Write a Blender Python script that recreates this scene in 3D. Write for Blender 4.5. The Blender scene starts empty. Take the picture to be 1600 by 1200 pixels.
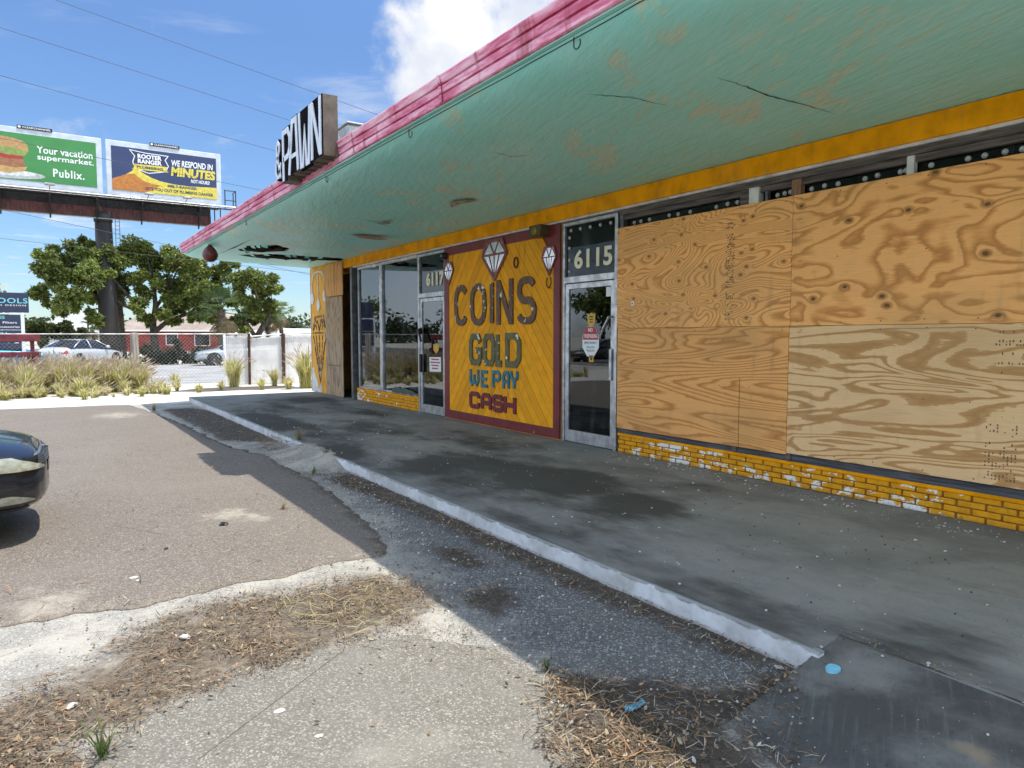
import bpy, bmesh, math, random
import numpy as np
from mathutils import Vector, Matrix, geometry, noise as mnoise
random.seed(7); R = random.Random(11)
C = bpy.context.scene.collection
SC = bpy.context.scene

# ------------------------------------------------------------------ camera
PITCH = math.atan(75/1110.0); YAW = math.radians(33.63)
cd = bpy.data.cameras.new("camera"); cam = bpy.data.objects.new("camera", cd); C.objects.link(cam)
cam.location = (0, 0, 1.58); cam.rotation_euler = (math.pi/2-PITCH, 0, -YAW)
cd.sensor_width = 36; cd.lens = 36*1110/1600; cd.clip_end = 3000; cd.clip_start = .05
SC.camera = cam
# ------------------------------------------------------------------ light
SUN = Vector((.22, -.234, 1)).normalized()
EL = math.asin(SUN.z); AZ = math.atan2(SUN.x, SUN.y)
sl = bpy.data.lights.new("sun", 'SUN'); sl.energy = 2.35; sl.angle = math.radians(.53); sl.color = (1, .955, .88)
so = bpy.data.objects.new("sun", sl); C.objects.link(so); so.location = (0, 0, 60)
so.rotation_euler = SUN.to_track_quat('Z', 'Y').to_euler()
SC.cycles.diffuse_bounces = 6
SC.view_settings.view_transform = 'Standard'; SC.view_settings.look = 'None'
SC.view_settings.exposure = 1.25; SC.view_settings.gamma = 1
SKY_STRENGTH = .15

def NT(m): return m.node_tree.nodes, m.node_tree.links
class NB:
    """tiny node builder"""
    def __init__(s, tree): s.t = tree; s.n = tree.nodes; s.l = tree.links
    def new(s, kind, **kw):
        n = s.n.new(kind)
        for k, v in kw.items(): setattr(n, k, v)
        return n
    def put(s, sock, v):
        if v is None: return
        if hasattr(v, 'is_linked') or isinstance(v, bpy.types.NodeSocket): s.l.new(v, sock)
        else:
            if isinstance(v, (tuple, list)) and len(v) == 3 and sock.type == 'RGBA': v = (*v, 1)
            sock.default_value = v
    def math(s, op, a, b=None, c=None, clamp=False):
        n = s.new('ShaderNodeMath', operation=op, use_clamp=clamp)
        for i, v in enumerate((a, b, c)):
            if v is not None: s.put(n.inputs[i], v)
        return n.outputs[0]
    def vmath(s, op, a, b=None, out=0):
        n = s.new('ShaderNodeVectorMath', operation=op)
        s.put(n.inputs[0], a)
        if b is not None: s.put(n.inputs[1], b)
        return n.outputs['Value'] if op in ('DOT_PRODUCT', 'LENGTH', 'DISTANCE') else n.outputs[0]
    def noise(s, vec, scale=5, detail=4, rough=.55, dist=0):
        n = s.new('ShaderNodeTexNoise'); s.put(n.inputs['Vector'], vec)
        for k, v in (('Scale', scale), ('Detail', detail), ('Roughness', rough), ('Distortion', dist)): n.inputs[k].default_value = v
        return n.outputs[0]
    def vor(s, vec, scale=5, feature='F1', out='Distance', rnd=1):
        n = s.new('ShaderNodeTexVoronoi', feature=feature); s.put(n.inputs['Vector'], vec)
        n.inputs['Scale'].default_value = scale; n.inputs['Randomness'].default_value = rnd
        return n.outputs[out]
    def step(s, v, a, b):
        n = s.new('ShaderNodeMapRange', interpolation_type='SMOOTHSTEP'); s.put(n.inputs[0], v)
        n.inputs[1].default_value = a; n.inputs[2].default_value = b
        return n.outputs[0]
    def mix(s, f, a, b, mode='MIX'):
        n = s.new('ShaderNodeMix', data_type='RGBA', blend_type=mode)
        s.put(n.inputs[0], f); s.put(n.inputs[6], a); s.put(n.inputs[7], b)
        return n.outputs[2]
    def ramp(s, v, stops, interp='LINEAR'):
        n = s.new('ShaderNodeValToRGB'); s.put(n.inputs[0], v); n.color_ramp.interpolation = interp
        e = n.color_ramp.elements
        while len(e) < len(stops): e.new(.5)
        for i, (p, c) in enumerate(stops):
            e[i].position = p; e[i].color = (*c, 1) if len(c) == 3 else c
        return n.outputs[0]
    def obj(s): return s.new('ShaderNodeTexCoord').outputs['Object']
    def mapv(s, v, scale=(1, 1, 1), loc=(0, 0, 0), rot=(0, 0, 0)):
        n = s.new('ShaderNodeMapping'); s.put(n.inputs[0], v)
        n.inputs['Scale'].default_value = scale; n.inputs['Location'].default_value = loc; n.inputs['Rotation'].default_value = rot
        return n.outputs[0]
    def attr(s, name, out='Fac'):
        n = s.new('ShaderNodeAttribute'); n.attribute_name = name
        return n.outputs[out]
    def bump(s, h, strength=.3, dist=.01):
        n = s.new('ShaderNodeBump'); s.put(n.inputs['Height'], h)
        n.inputs['Strength'].default_value = strength; n.inputs['Distance'].default_value = dist
        return n.outputs[0]
    def rand(s): return s.new('ShaderNodeObjectInfo').outputs['Random']

def new_mat(name):
    m = bpy.data.materials.new(name); m.use_nodes = True
    nb = NB(m.node_tree); bs = m.node_tree.nodes['Principled BSDF']
    return m, nb, bs
def simple(name, col, rough=.6, metal=0, var=.25, scale=6, bumpk=.0, spec=.5, col2=None, detail=5, stretch=(1, 1, 1)):
    m, nb, bs = new_mat(name)
    v = nb.mapv(nb.obj(), stretch)
    n = nb.noise(v, scale, detail, .6)
    c2 = col2 if col2 else tuple(max(0, c*(1-var)) for c in col)
    c1 = col if col2 else tuple(min(1, c*(1+var*.5)) for c in col)
    nb.put(bs.inputs['Base Color'], nb.mix(nb.step(n, .35, .65), c1, c2))
    bs.inputs['Metallic'].default_value = metal
    nb.put(bs.inputs['Roughness'], nb.math('ADD', nb.math('MULTIPLY', n, .25), rough-.12))
    bs.inputs['Specular IOR Level'].default_value = spec
    if bumpk: nb.put(bs.inputs['Normal'], nb.bump(nb.noise(v, scale*4, 4), bumpk, .01))
    return m

# ------------------------------------------------------------------ world
W = bpy.data.worlds.new("World"); SC.world = W; W.use_nodes = True
wb = NB(W.node_tree); bg = W.node_tree.nodes['Background']
sky = wb.new('ShaderNodeTexSky', sky_type='NISHITA', sun_disc=False)
sky.sun_elevation = EL; sky.sun_rotation = AZ; sky.altitude = 0; sky.air_density = 1.0; sky.dust_density = .15; sky.ozone_density = 2.2
dv = wb.vmath('NORMALIZE', wb.new('ShaderNodeTexCoord').outputs['Generated'])
lobes = [((.475, .802, .362), 5.2, 1.5), ((.420, .834, .352), 3.6, 1.2), ((.535, .752, .383), 5.5, 1.5), ((.45, .825, .33), 4.0, 1.2), ((.39, .85, .345), 2.4, .75)]
tot = None
for c, r, k in lobes:
    d = wb.vmath('DOT_PRODUCT', dv, tuple(Vector(c).normalized()))
    mr = wb.new('ShaderNodeMapRange'); wb.put(mr.inputs[0], d)
    mr.inputs[1].default_value = math.cos(math.radians(r*1.45)); mr.inputs[2].default_value = 1.0; mr.inputs[4].default_value = k
    tot = mr.outputs[0] if tot is None else wb.math('MAXIMUM', tot, mr.outputs[0])
nz = wb.noise(dv, 13, 8, .6)
cum = wb.step(wb.math('ADD', tot, wb.math('MULTIPLY', wb.math('SUBTRACT', nz, .5), 2.6)), .30, 1.25)
sep = wb.new('ShaderNodeSeparateXYZ'); wb.put(sep.inputs[0], dv)
zz = wb.math('MAXIMUM', sep.outputs[2], .06)
cmb = wb.new('ShaderNodeCombineXYZ'); wb.put(cmb.inputs[0], wb.math('DIVIDE', sep.outputs[0], zz)); wb.put(cmb.inputs[1], wb.math('DIVIDE', sep.outputs[1], zz))
wisp = wb.noise(cmb.outputs[0], 1.1, 8, .62, .6)
low = wb.step(sep.outputs[2], .42, .10)
wmask = wb.math('MULTIPLY', wb.step(wisp, .53, .75), wb.math('ADD', wb.math('MULTIPLY', low, .55), .30))
fill_clouds = wb.math('MULTIPLY', wb.step(wb.noise(dv, 3.1, 8, .58), .36, .52), wb.math('MAXIMUM', wb.step(sep.outputs[0], -.22, -.55), wb.step(sep.outputs[1], .0, -.4)))  # bright cloud bank added outside the view to lift the shaded shopfront
mask = wb.math('MAXIMUM', cum, wb.math('MAXIMUM', wmask, wb.math('MULTIPLY', fill_clouds, .97)), clamp=True)
shade = wb.mix(wb.step(wb.noise(dv, 9, 6), .36, .62), (2.2, 2.35, 2.65), (3.0, 3.0, 3.0))
hz = wb.step(sep.outputs[2], .14, -.02)
skyc = wb.mix(1.0, sky.outputs[0], wb.ramp(sep.outputs[2], [(0, (.30, .36, .42)), (.12, (.31, .375, .45)), (.36, (.36, .43, .52)), (.8, (.7, .78, .9))]), 'MULTIPLY')
shade = wb.mix(fill_clouds, shade, wb.mix(wb.noise(dv, 6, 6), (4.0, 4.6, 5.5), (5.6, 6.2, 7.0)))
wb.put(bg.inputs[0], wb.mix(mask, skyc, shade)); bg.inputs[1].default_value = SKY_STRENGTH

# ------------------------------------------------------------------ mesh helpers
class MB:
    def __init__(s): s.v = []; s.f = []; s.mi = []; s.col = []; s.c = (1, 1, 1)
    def add(s, vs, fs, mi=0):
        b = len(s.v); s.v += [tuple(p) for p in vs]
        for f in fs: s.f.append(tuple(b+i for i in f)); s.mi.append(mi); s.col.append(s.c)
        return s
    def box(s, x0, x1, y0, y1, z0, z1, mi=0):
        x0, x1 = sorted((x0, x1)); y0, y1 = sorted((y0, y1)); z0, z1 = sorted((z0, z1))
        vs = [(x0,y0,z0),(x1,y0,z0),(x1,y1,z0),(x0,y1,z0),(x0,y0,z1),(x1,y0,z1),(x1,y1,z1),(x0,y1,z1)]
        return s.add(vs, [(0,3,2,1),(4,5,6,7),(0,1,5,4),(1,2,6,5),(2,3,7,6),(3,0,4,7)], mi)
    def bbox(s, x0, x1, y0, y1, z0, z1, b=.006, mi=0):
        """box with chamfered edges"""
        x0, x1 = sorted((x0, x1)); y0, y1 = sorted((y0, y1)); z0, z1 = sorted((z0, z1))
        bm = bmesh.new(); bmesh.ops.create_cube(bm, size=1)
        for v in bm.verts: v.co = Vector(((x0+x1)/2+v.co.x*(x1-x0), (y0+y1)/2+v.co.y*(y1-y0), (z0+z1)/2+v.co.z*(z1-z0)))
        bmesh.ops.bevel(bm, geom=bm.edges[:], offset=min(b, (x1-x0)*.4, (y1-y0)*.4, (z1-z0)*.4), segments=1, affect='EDGES')
        bm.verts.index_update()
        s.add([v.co for v in bm.verts], [[v.index for v in f.verts] for f in bm.faces], mi); bm.free(); return s
    def prism(s, poly, P, d0, d1, mi=0):
        """poly [(u,v)] CCW seen from the front; P(u,v,d) -> world; front at d1"""
        a = sum(poly[i][0]*poly[(i+1) % len(poly)][1]-poly[(i+1) % len(poly)][0]*poly[i][1] for i in range(len(poly)))
        if a < 0: poly = poly[::-1]
        n = len(poly)
        vs = [P(u, v, d1) for u, v in poly]+[P(u, v, d0) for u, v in poly]
        fs = [tuple(range(n)), tuple(range(2*n-1, n-1, -1))]+[(i, n+i, n+(i+1) % n, (i+1) % n) for i in range(n)]
        return s.add(vs, fs, mi)
    def tube(s, pts, r, n=8, mi=0, caps=True):
        pts = [Vector(p) for p in pts]; rr = r if isinstance(r, (list, tuple)) else [r]*len(pts)
        rings = []; up = None
        for i, p in enumerate(pts):
            t = (pts[min(i+1, len(pts)-1)]-pts[max(i-1, 0)]).normalized()
            if up is None: up = Vector((0, 0, 1)) if abs(t.z) < .9 else Vector((1, 0, 0))
            a = t.cross(up).normalized(); b = a.cross(t).normalized(); up = b
            rings.append([p+(a*math.cos(2*math.pi*k/n)+b*math.sin(2*math.pi*k/n))*rr[i] for k in range(n)])
        vs = [v for ring in rings for v in ring]; fs = []
        for i in range(len(pts)-1):
            for k in range(n): fs.append((i*n+k, i*n+(k+1) % n, (i+1)*n+(k+1) % n, (i+1)*n+k))
        if caps: fs += [tuple(range(n-1, -1, -1)), tuple((len(pts)-1)*n+k for k in range(n))]
        return s.add(vs, fs, mi)
    def lathe(s, prof, center, axis='Z', n=24, mi=0):
        cx, cy, cz = center; vs = []
        for r, h in prof:
            for k in range(n):
                a = 2*math.pi*k/n; c, d = r*math.cos(a), r*math.sin(a)
                vs.append({'Z': (cx+c, cy+d, cz+h), 'Y': (cx+d, cy+h, cz+c), 'X': (cx+h, cy+c, cz+d)}[axis])
        fs = [(i*n+k, i*n+(k+1) % n, (i+1)*n+(k+1) % n, (i+1)*n+k) for i in range(len(prof)-1) for k in range(n)]
        return s.add(vs, fs, mi)
    def mesh(s, name, mats, smooth=False):
        me = bpy.data.meshes.new(name); me.from_pydata(s.v, [], s.f)
        if not isinstance(mats, (list, tuple)): mats = [mats]
        for m in mats: me.materials.append(m)
        if any(s.mi): me.polygons.foreach_set('material_index', s.mi)
        if any(c != (1, 1, 1) for c in s.col):
            a = me.color_attributes.new('tint', 'FLOAT_COLOR', 'CORNER')
            arr = []
            for f, c in zip(s.f, s.col): arr += [*c, 1]*len(f)
            a.data.foreach_set('color', arr)
        if smooth: me.polygons.foreach_set('use_smooth', [True]*len(me.polygons))
        me.update(); return me
    def build(s, name, mats, parent=None, smooth=False, fix=False):
        me = s.mesh(name, mats, smooth)
        if fix:
            bm = bmesh.new(); bm.from_mesh(me); bmesh.ops.recalc_face_normals(bm, faces=bm.faces[:]); bm.to_mesh(me); bm.free()
        return link(name, me, parent)
def link(name, me, parent=None):
    o = bpy.data.objects.new(name, me); C.objects.link(o)
    if parent is not None:
        o.parent = parent
        if parent.type == 'EMPTY': o.matrix_parent_inverse = Matrix.Translation(-Vector(parent.location))
    return o
def tag(o, label=None, cat=None, group=None, kind=None):
    if label: o['label'] = label
    if cat: o['category'] = cat
    if group: o['group'] = group
    if kind: o['kind'] = kind
    return o
def thing(name, loc, label, cat, group=None):
    o = bpy.data.objects.new(name, None); C.objects.link(o); o.location = loc; o.empty_display_size = .2
    return tag(o, label, cat, group)
def struct(o): o['kind'] = 'structure'; return o
def dup(o, loc=None, rz=None, scale=None, label=None, cat=None, group=None):
    c = o.copy(); C.objects.link(c)
    if loc is not None: c.location = loc
    if rz is not None: c.rotation_euler = (0, 0, rz)
    if scale is not None: c.scale = (scale,)*3
    tag(c, label, cat, group)
    for ch in list(o.children):
        k = ch.copy(); C.objects.link(k); k.parent = c
        for g in list(ch.children):
            q = g.copy(); C.objects.link(q); q.parent = k
    return c
# frames: wall facade faces -X (u runs to -Y), billboards face -Y (u runs to +X)
def wallP(X, Y0, Z0): return lambda u, v, d: (X-d, Y0-u, Z0+v)
def frontP(X0, Y, Z0): return lambda u, v, d: (X0+u, Y-d, Z0+v)

def text_data(body, offset=0, shear=0, space=1.0):
    cu = bpy.data.curves.new('lettering', 'FONT'); cu.body = body; cu.size = 1; cu.offset = offset; cu.shear = shear
    cu.resolution_u = 3; cu.fill_mode = 'FRONT'; cu.space_character = space
    o = bpy.data.objects.new('lettering', cu); C.objects.link(o)
    me = bpy.data.meshes.new_from_object(o.evaluated_get(bpy.context.evaluated_depsgraph_get()))
    vs = [(v.co.x, v.co.y) for v in me.vertices]; fs = [tuple(p.vertices) for p in me.polygons]
    bpy.data.objects.remove(o); bpy.data.curves.remove(cu); bpy.data.meshes.remove(me)
    return vs, fs
def text(name, body, P, u0, v0, w, h, d, mat, parent=None, offset=0, shear=0, space=1.0, depth=.004, warp=None):
    vs, fs = text_data(body, offset, shear, space)
    xs = [a for a, b in vs]; ys = [b for a, b in vs]; x0, x1, y0, y1 = min(xs), max(xs), min(ys), max(ys)
    uv = []
    for a, b in vs:
        s, t = (a-x0)/(x1-x0), (b-y0)/(y1-y0)
        if warp: s, t = warp(s, t)
        uv.append((u0+s*w, v0+t*h))
    me = bpy.data.meshes.new(name)
    n = len(uv)
    ff = []
    for f in fs:
        q = [uv[i] for i in f]
        a = sum(q[i][0]*q[(i+1) % len(q)][1]-q[(i+1) % len(q)][0]*q[i][1] for i in range(len(q)))
        ff.append(f if a > 0 else f[::-1])
    cnt = {}
    for f in ff:
        for i in range(len(f)):
            e = (f[i], f[(i+1) % len(f)]); cnt[e] = cnt.get(e, 0)+1
    side = [(e[0], n+e[0], n+e[1], e[1]) for e in cnt if (e[1], e[0]) not in cnt]
    me.from_pydata([P(u, v, d+depth) for u, v in uv]+[P(u, v, d) for u, v in uv], [], ff+side)
    me.materials.append(mat); me.update()
    return link(name, me, parent)

def stroke(mb, pts, w, P, d0, d1, closed=False, mi=0):
    """a flat solid stroke of width w along a 2-D polyline, mitred"""
    n = len(pts); L = []; Rr = []
    for i in range(n):
        p = Vector(pts[i])
        a = Vector(pts[(i-1) % n]) if (closed or i > 0) else None
        b = Vector(pts[(i+1) % n]) if (closed or i < n-1) else None
        if a is None: t = (b-p).normalized(); nn = Vector((-t.y, t.x)); k = 1
        elif b is None: t = (p-a).normalized(); nn = Vector((-t.y, t.x)); k = 1
        else:
            t1 = (p-a).normalized(); t2 = (b-p).normalized()
            n1 = Vector((-t1.y, t1.x)); n2 = Vector((-t2.y, t2.x)); nn = (n1+n2)
            nn = nn.normalized() if nn.length > 1e-4 else n1
            k = min(1/max(nn.dot(n1), .3), 2.2)
        L.append(p+nn*w/2*k); Rr.append(p-nn*w/2*k)
    vs = [P(q.x, q.y, d1) for q in L]+[P(q.x, q.y, d1) for q in Rr]+[P(q.x, q.y, d0) for q in L]+[P(q.x, q.y, d0) for q in Rr]
    fs = []
    for i in range(n if closed else n-1):
        j = (i+1) % n
        fs += [(i, n+i, n+j, j), (2*n+i, 2*n+j, 3*n+j, 3*n+i), (i, j, 2*n+j, 2*n+i), (n+i, 3*n+i, 3*n+j, n+j)]
    if not closed: fs += [(0, 2*n, 3*n, n), (n-1, 2*n-1, 4*n-1, 3*n-1)]
    mb.add(vs, fs, mi)
def ring(cx, cy, rx, ry, a0, a1, n=20, p=2.0):
    out = []
    for k in range(n+1):
        a = math.radians(a0+(a1-a0)*k/n); c, s = math.cos(a), math.sin(a)
        out.append((cx+rx*math.copysign(abs(c)**(2/p), c), cy+ry*math.copysign(abs(s)**(2/p), s)))
    return out
def glyph(ch, sq=2.6):
    """strokes in the unit box: list of (points, closed)"""
    if ch == 'C': return [(ring(.5, .5, .5, .5, 38, 322, 26, sq), False)]
    if ch == 'O': return [(ring(.5, .5, .5, .5, 0, 360, 30, sq)[:-1], True)]
    if ch == 'I': return [([(.5, 0), (.5, 1)], False)]
    if ch == 'N': return [([(0, -.06), (0, 1.06)], False), ([(1, -.06), (1, 1.06)], False), ([(.02, 1), (.98, 0)], False)]
    if ch == 'S': return [(ring(.5, .755, .46, .245, 20, 180, 12, sq)+ring(.5, .755, .46, .265, 200, 262, 6, 2.2)+ring(.5, .245, .5, .265, 82, -20, 9, 2.2)+ring(.5, .25, .5, .25, -35, -160, 12, sq), False)]
    if ch == 'G': return [([(1, .78), (.82, 1), (.18, 1), (0, .8), (0, .2), (.18, 0), (.8, 0), (1, .2), (1, .47), (.55, .47)], False)]
    if ch == 'Q': return [([(.2, 1), (.8, 1), (1, .82), (1, .18), (.8, 0), (.2, 0), (0, .18), (0, .82)], True)]
    if ch == 'L': return [([(0, 1.08), (0, 0), (1, 0)], False)]
    if ch == 'D': return [([(0, 0), (0, 1), (.72, 1), (1, .78), (1, .22), (.72, 0)], True)]
    if ch == 'W': return [([(0, 1.08), (0, .25), (.18, 0), (.5, .3), (.82, 0), (1, .25), (1, 1.08)], False), ([(.5, .3), (.5, .7)], False)]
    if ch == 'E': return [([(1, 1), (0, 1), (0, 0), (1, 0)], False), ([(.02, .5), (.85, .5)], False)]
    if ch == 'P': return [([(0, -.08), (0, 1), (.75, 1), (1, .85), (1, .6), (.75, .45), (.05, .45)], False)]
    if ch == 'A': return [([(0, -.08), (0, .75), (.2, 1), (.8, 1), (1, .75), (1, -.08)], False), ([(.03, .4), (.97, .4)], False)]
    if ch == 'Y': return [([(0, 1.08), (.05, .65), (.5, .42), (.95, .65), (1, 1.08)], False), ([(.5, .4), (.5, -.08)], False)]
    if ch == 'c': return [([(1, .68), (1, .85), (.85, 1), (.15, 1), (0, .85), (0, .15), (.15, 0), (.85, 0), (1, .15), (1, .32)], False)]
    if ch == 's': return [([(1, .72), (1, .85), (.85, 1), (.15, 1), (0, .88), (0, .62), (.15, .5), (.85, .5), (1, .38), (1, .12), (.85, 0), (.15, 0), (0, .15), (0, .28)], False)]
    if ch == 'H': return [([(0, -.1), (0, 1.1)], False), ([(1, -.1), (1, 1.1)], False), ([(.03, .5), (.97, .5)], False)]
def letter(name, ch, P, u0, v0, w, h, sw, d, mat, parent, depth=.02):
    mb = MB(); k = 0
    for pts, cl in glyph(ch):
        stroke(mb, [(u0+sw/2+a*(w-sw), v0+sw/2+b*(h-sw)) for a, b in pts], sw, P, d, d+depth+k*.0016, cl); k += 1
    return mb.build(name, mat, parent, fix=True)

# ------------------------------------------------------------------ polygon tools
def jag(poly, step=.05, amp=.03, freq=3.0, seed=0):
    out = []
    for i in range(len(poly)):
        a, b = Vector(poly[i]), Vector(poly[(i+1) % len(poly)])
        n = max(1, int((b-a).length/step)); t = (b-a).normalized(); nn = Vector((-t.y, t.x))
        for k in range(n):
            p = a+(b-a)*k/n
            q = mnoise.fractal(Vector((p.x*freq, p.y*freq, seed)), 1.0, 2.0, 4)*amp
            out.append((p.x+nn.x*q, p.y+nn.y*q))
    return out
def sheet(name, poly, z, mat, thick=.03):
    P = lambda u, v, d: (u, v, d)
    me = MB().prism(poly, P, z-thick, z).mesh(name, mat)
    bm = bmesh.new(); bm.from_mesh(me); bmesh.ops.triangulate(bm, faces=bm.faces[:], ngon_method='EAR_CLIP'); bm.to_mesh(me); bm.free()
    return struct(link(name, me))
def inside(p, poly):
    x, y = p; r = False; j = len(poly)-1
    for i in range(len(poly)):
        if (poly[i][1] > y) != (poly[j][1] > y) and x < (poly[j][0]-poly[i][0])*(y-poly[i][1])/(poly[j][1]-poly[i][1])+poly[i][0]: r = not r
        j = i
    return r
def sdf(X, Y, poly):
    d = np.full(X.shape, 1e9); ins = np.zeros(X.shape, bool); n = len(poly)
    for i in range(n):
        ax, ay = poly[i]; bx, by = poly[(i+1) % n]
        ex, ey = bx-ax, by-ay; L = ex*ex+ey*ey+1e-12
        t = np.clip(((X-ax)*ex+(Y-ay)*ey)/L, 0, 1)
        d = np.minimum(d, np.hypot(X-ax-t*ex, Y-ay-t*ey))
        c = (ay > Y) != (by > Y)
        with np.errstate(divide='ignore', invalid='ignore'):
            xi = (bx-ax)*(Y-ay)/(by-ay if by != ay else 1e-12)+ax
        ins ^= c & (X < xi)
    return np.where(ins, -d, d)

# ------------------------------------------------------------------ materials
def mat_plywood(name, seed, freq=15, warp=.5, knots=True, tone=1.0, along=0, str_=(.62, 1.9), kscale=2.2, kr=1.0, pal=None, sharp=False):
    """rotary-cut veneer: contour bands of a stretched noise, with knots that bend them"""
    m, nb, bs = new_mat(name); o = nb.obj()
    sc = (1, *str_) if along == 0 else (1, 1.9, .55)
    v = nb.mapv(o, sc, (seed*3.1, seed*7.7, seed*1.3))
    n = nb.noise(v, 1.05, 2.2, .5, warp)
    if knots:
        sx = nb.new('ShaderNodeSeparateXYZ'); nb.put(sx.inputs[0], o); cx = nb.new('ShaderNodeCombineXYZ')
        nb.put(cx.inputs[0], nb.math('MULTIPLY_ADD', sx.outputs[1], .9, seed*2.3)); nb.put(cx.inputs[1], nb.math('MULTIPLY_ADD', sx.outputs[2], 1.35, seed*4.1))
        vn = nb.new('ShaderNodeTexVoronoi', voronoi_dimensions='2D'); nb.put(vn.inputs['Vector'], cx.outputs[0]); vn.inputs['Scale'].default_value = kscale
        kd = vn.outputs['Distance']
        n = nb.math('ADD', n, nb.math('MULTIPLY', nb.math('EXPONENT', nb.math('MULTIPLY', kd, -13)), .17))
    wob = nb.noise(nb.mapv(o, (1, 2, 9) if along == 0 else (1, 9, 2)), 5, 3)
    ph = nb.math('FRACT', nb.math('ADD', nb.math('MULTIPLY', n, freq), nb.math('MULTIPLY', wob, .35)))
    big = nb.noise(nb.mapv(o, (1, .5, 1.2)), 1.6, 3)
    n = nb.math('ADD', n, nb.math('MULTIPLY', nb.noise(nb.mapv(o, (1, 2.2, 7) if along == 0 else (1, 7, 2.2)), 1.6, 4, .6), .10))
    lt, md, dk = [tuple(c*tone for c in q) for q in (pal or ((.96, .475, .165), (.80, .36, .11), (.55, .23, .066)))]
    band = nb.ramp(ph, [(0, lt), (.50, lt), (.535, md), (.70, dk), (.90, md), (.93, lt)] if sharp else [(0, lt), (.42, lt), (.58, md), (.80, dk), (.90, md), (.96, lt)])
    fine = nb.noise(nb.mapv(o, (3, 3, 120) if along == 0 else (3, 120, 3)), 2, 3, .7)
    col = nb.mix(nb.math('MULTIPLY', nb.step(fine, .45, .75), .35), band, (.36*tone, .21*tone, .09*tone))
    col = nb.mix(nb.math('MULTIPLY', nb.step(big, .42, .7), .35), col, (.46*tone, .27*tone, .115*tone))
    if knots:
        core = nb.step(nb.math('ADD', kd, nb.math('MULTIPLY', nb.noise(o, 30, 2), .03)), .085*kr, .06*kr)
        col = nb.mix(core, col, (.085, .034, .014))
        rimk = nb.step(kd, .16*kr, .08*kr)
        col = nb.mix(nb.math('MULTIPLY', rimk, .55), col, (.25, .12, .045))
    dirt = nb.step(nb.noise(nb.mapv(o, (1, 3, .6)), 3, 4), .58, .8)
    col = nb.mix(nb.math('MULTIPLY', dirt, .3), col, (.22, .17, .12))
    nb.put(bs.inputs['Base Color'], col); bs.inputs['Roughness'].default_value = .8; bs.inputs['Specular IOR Level'].default_value = .2
    nb.put(bs.inputs['Normal'], nb.bump(nb.math('ADD', ph, fine), .12, .002))
    return m
def mat_peel(name, base, under, amount=.6, scale=7, rough=.6, stretch=(1, 1, 1), dirt=.25, bump=.25, dirtcol=(.12, .09, .06)):
    m, nb, bs = new_mat(name); o = nb.mapv(nb.obj(), stretch)
    n = nb.noise(o, scale, 7, .62); big = nb.noise(o, scale*.22, 3)
    mk = nb.step(nb.math('ADD', n, nb.math('MULTIPLY', nb.math('SUBTRACT', big, .5), .5)), amount, amount+.015)
    v = nb.noise(o, scale*.5, 5)
    b2 = tuple(c*.72 for c in base)
    col = nb.mix(nb.step(v, .35, .7), base, b2)
    col = nb.mix(nb.math('MULTIPLY', nb.step(nb.noise(nb.mapv(nb.obj(), (2, 2, .5)), 4, 5), .5, .75), dirt), col, dirtcol)
    nb.put(bs.inputs['Base Color'], nb.mix(mk, col, under)); bs.inputs['Roughness'].default_value = rough
    nb.put(bs.inputs['Normal'], nb.bump(nb.math('SUBTRACT', nb.noise(o, scale*3, 4), mk), bump, .004))
    return m
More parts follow.
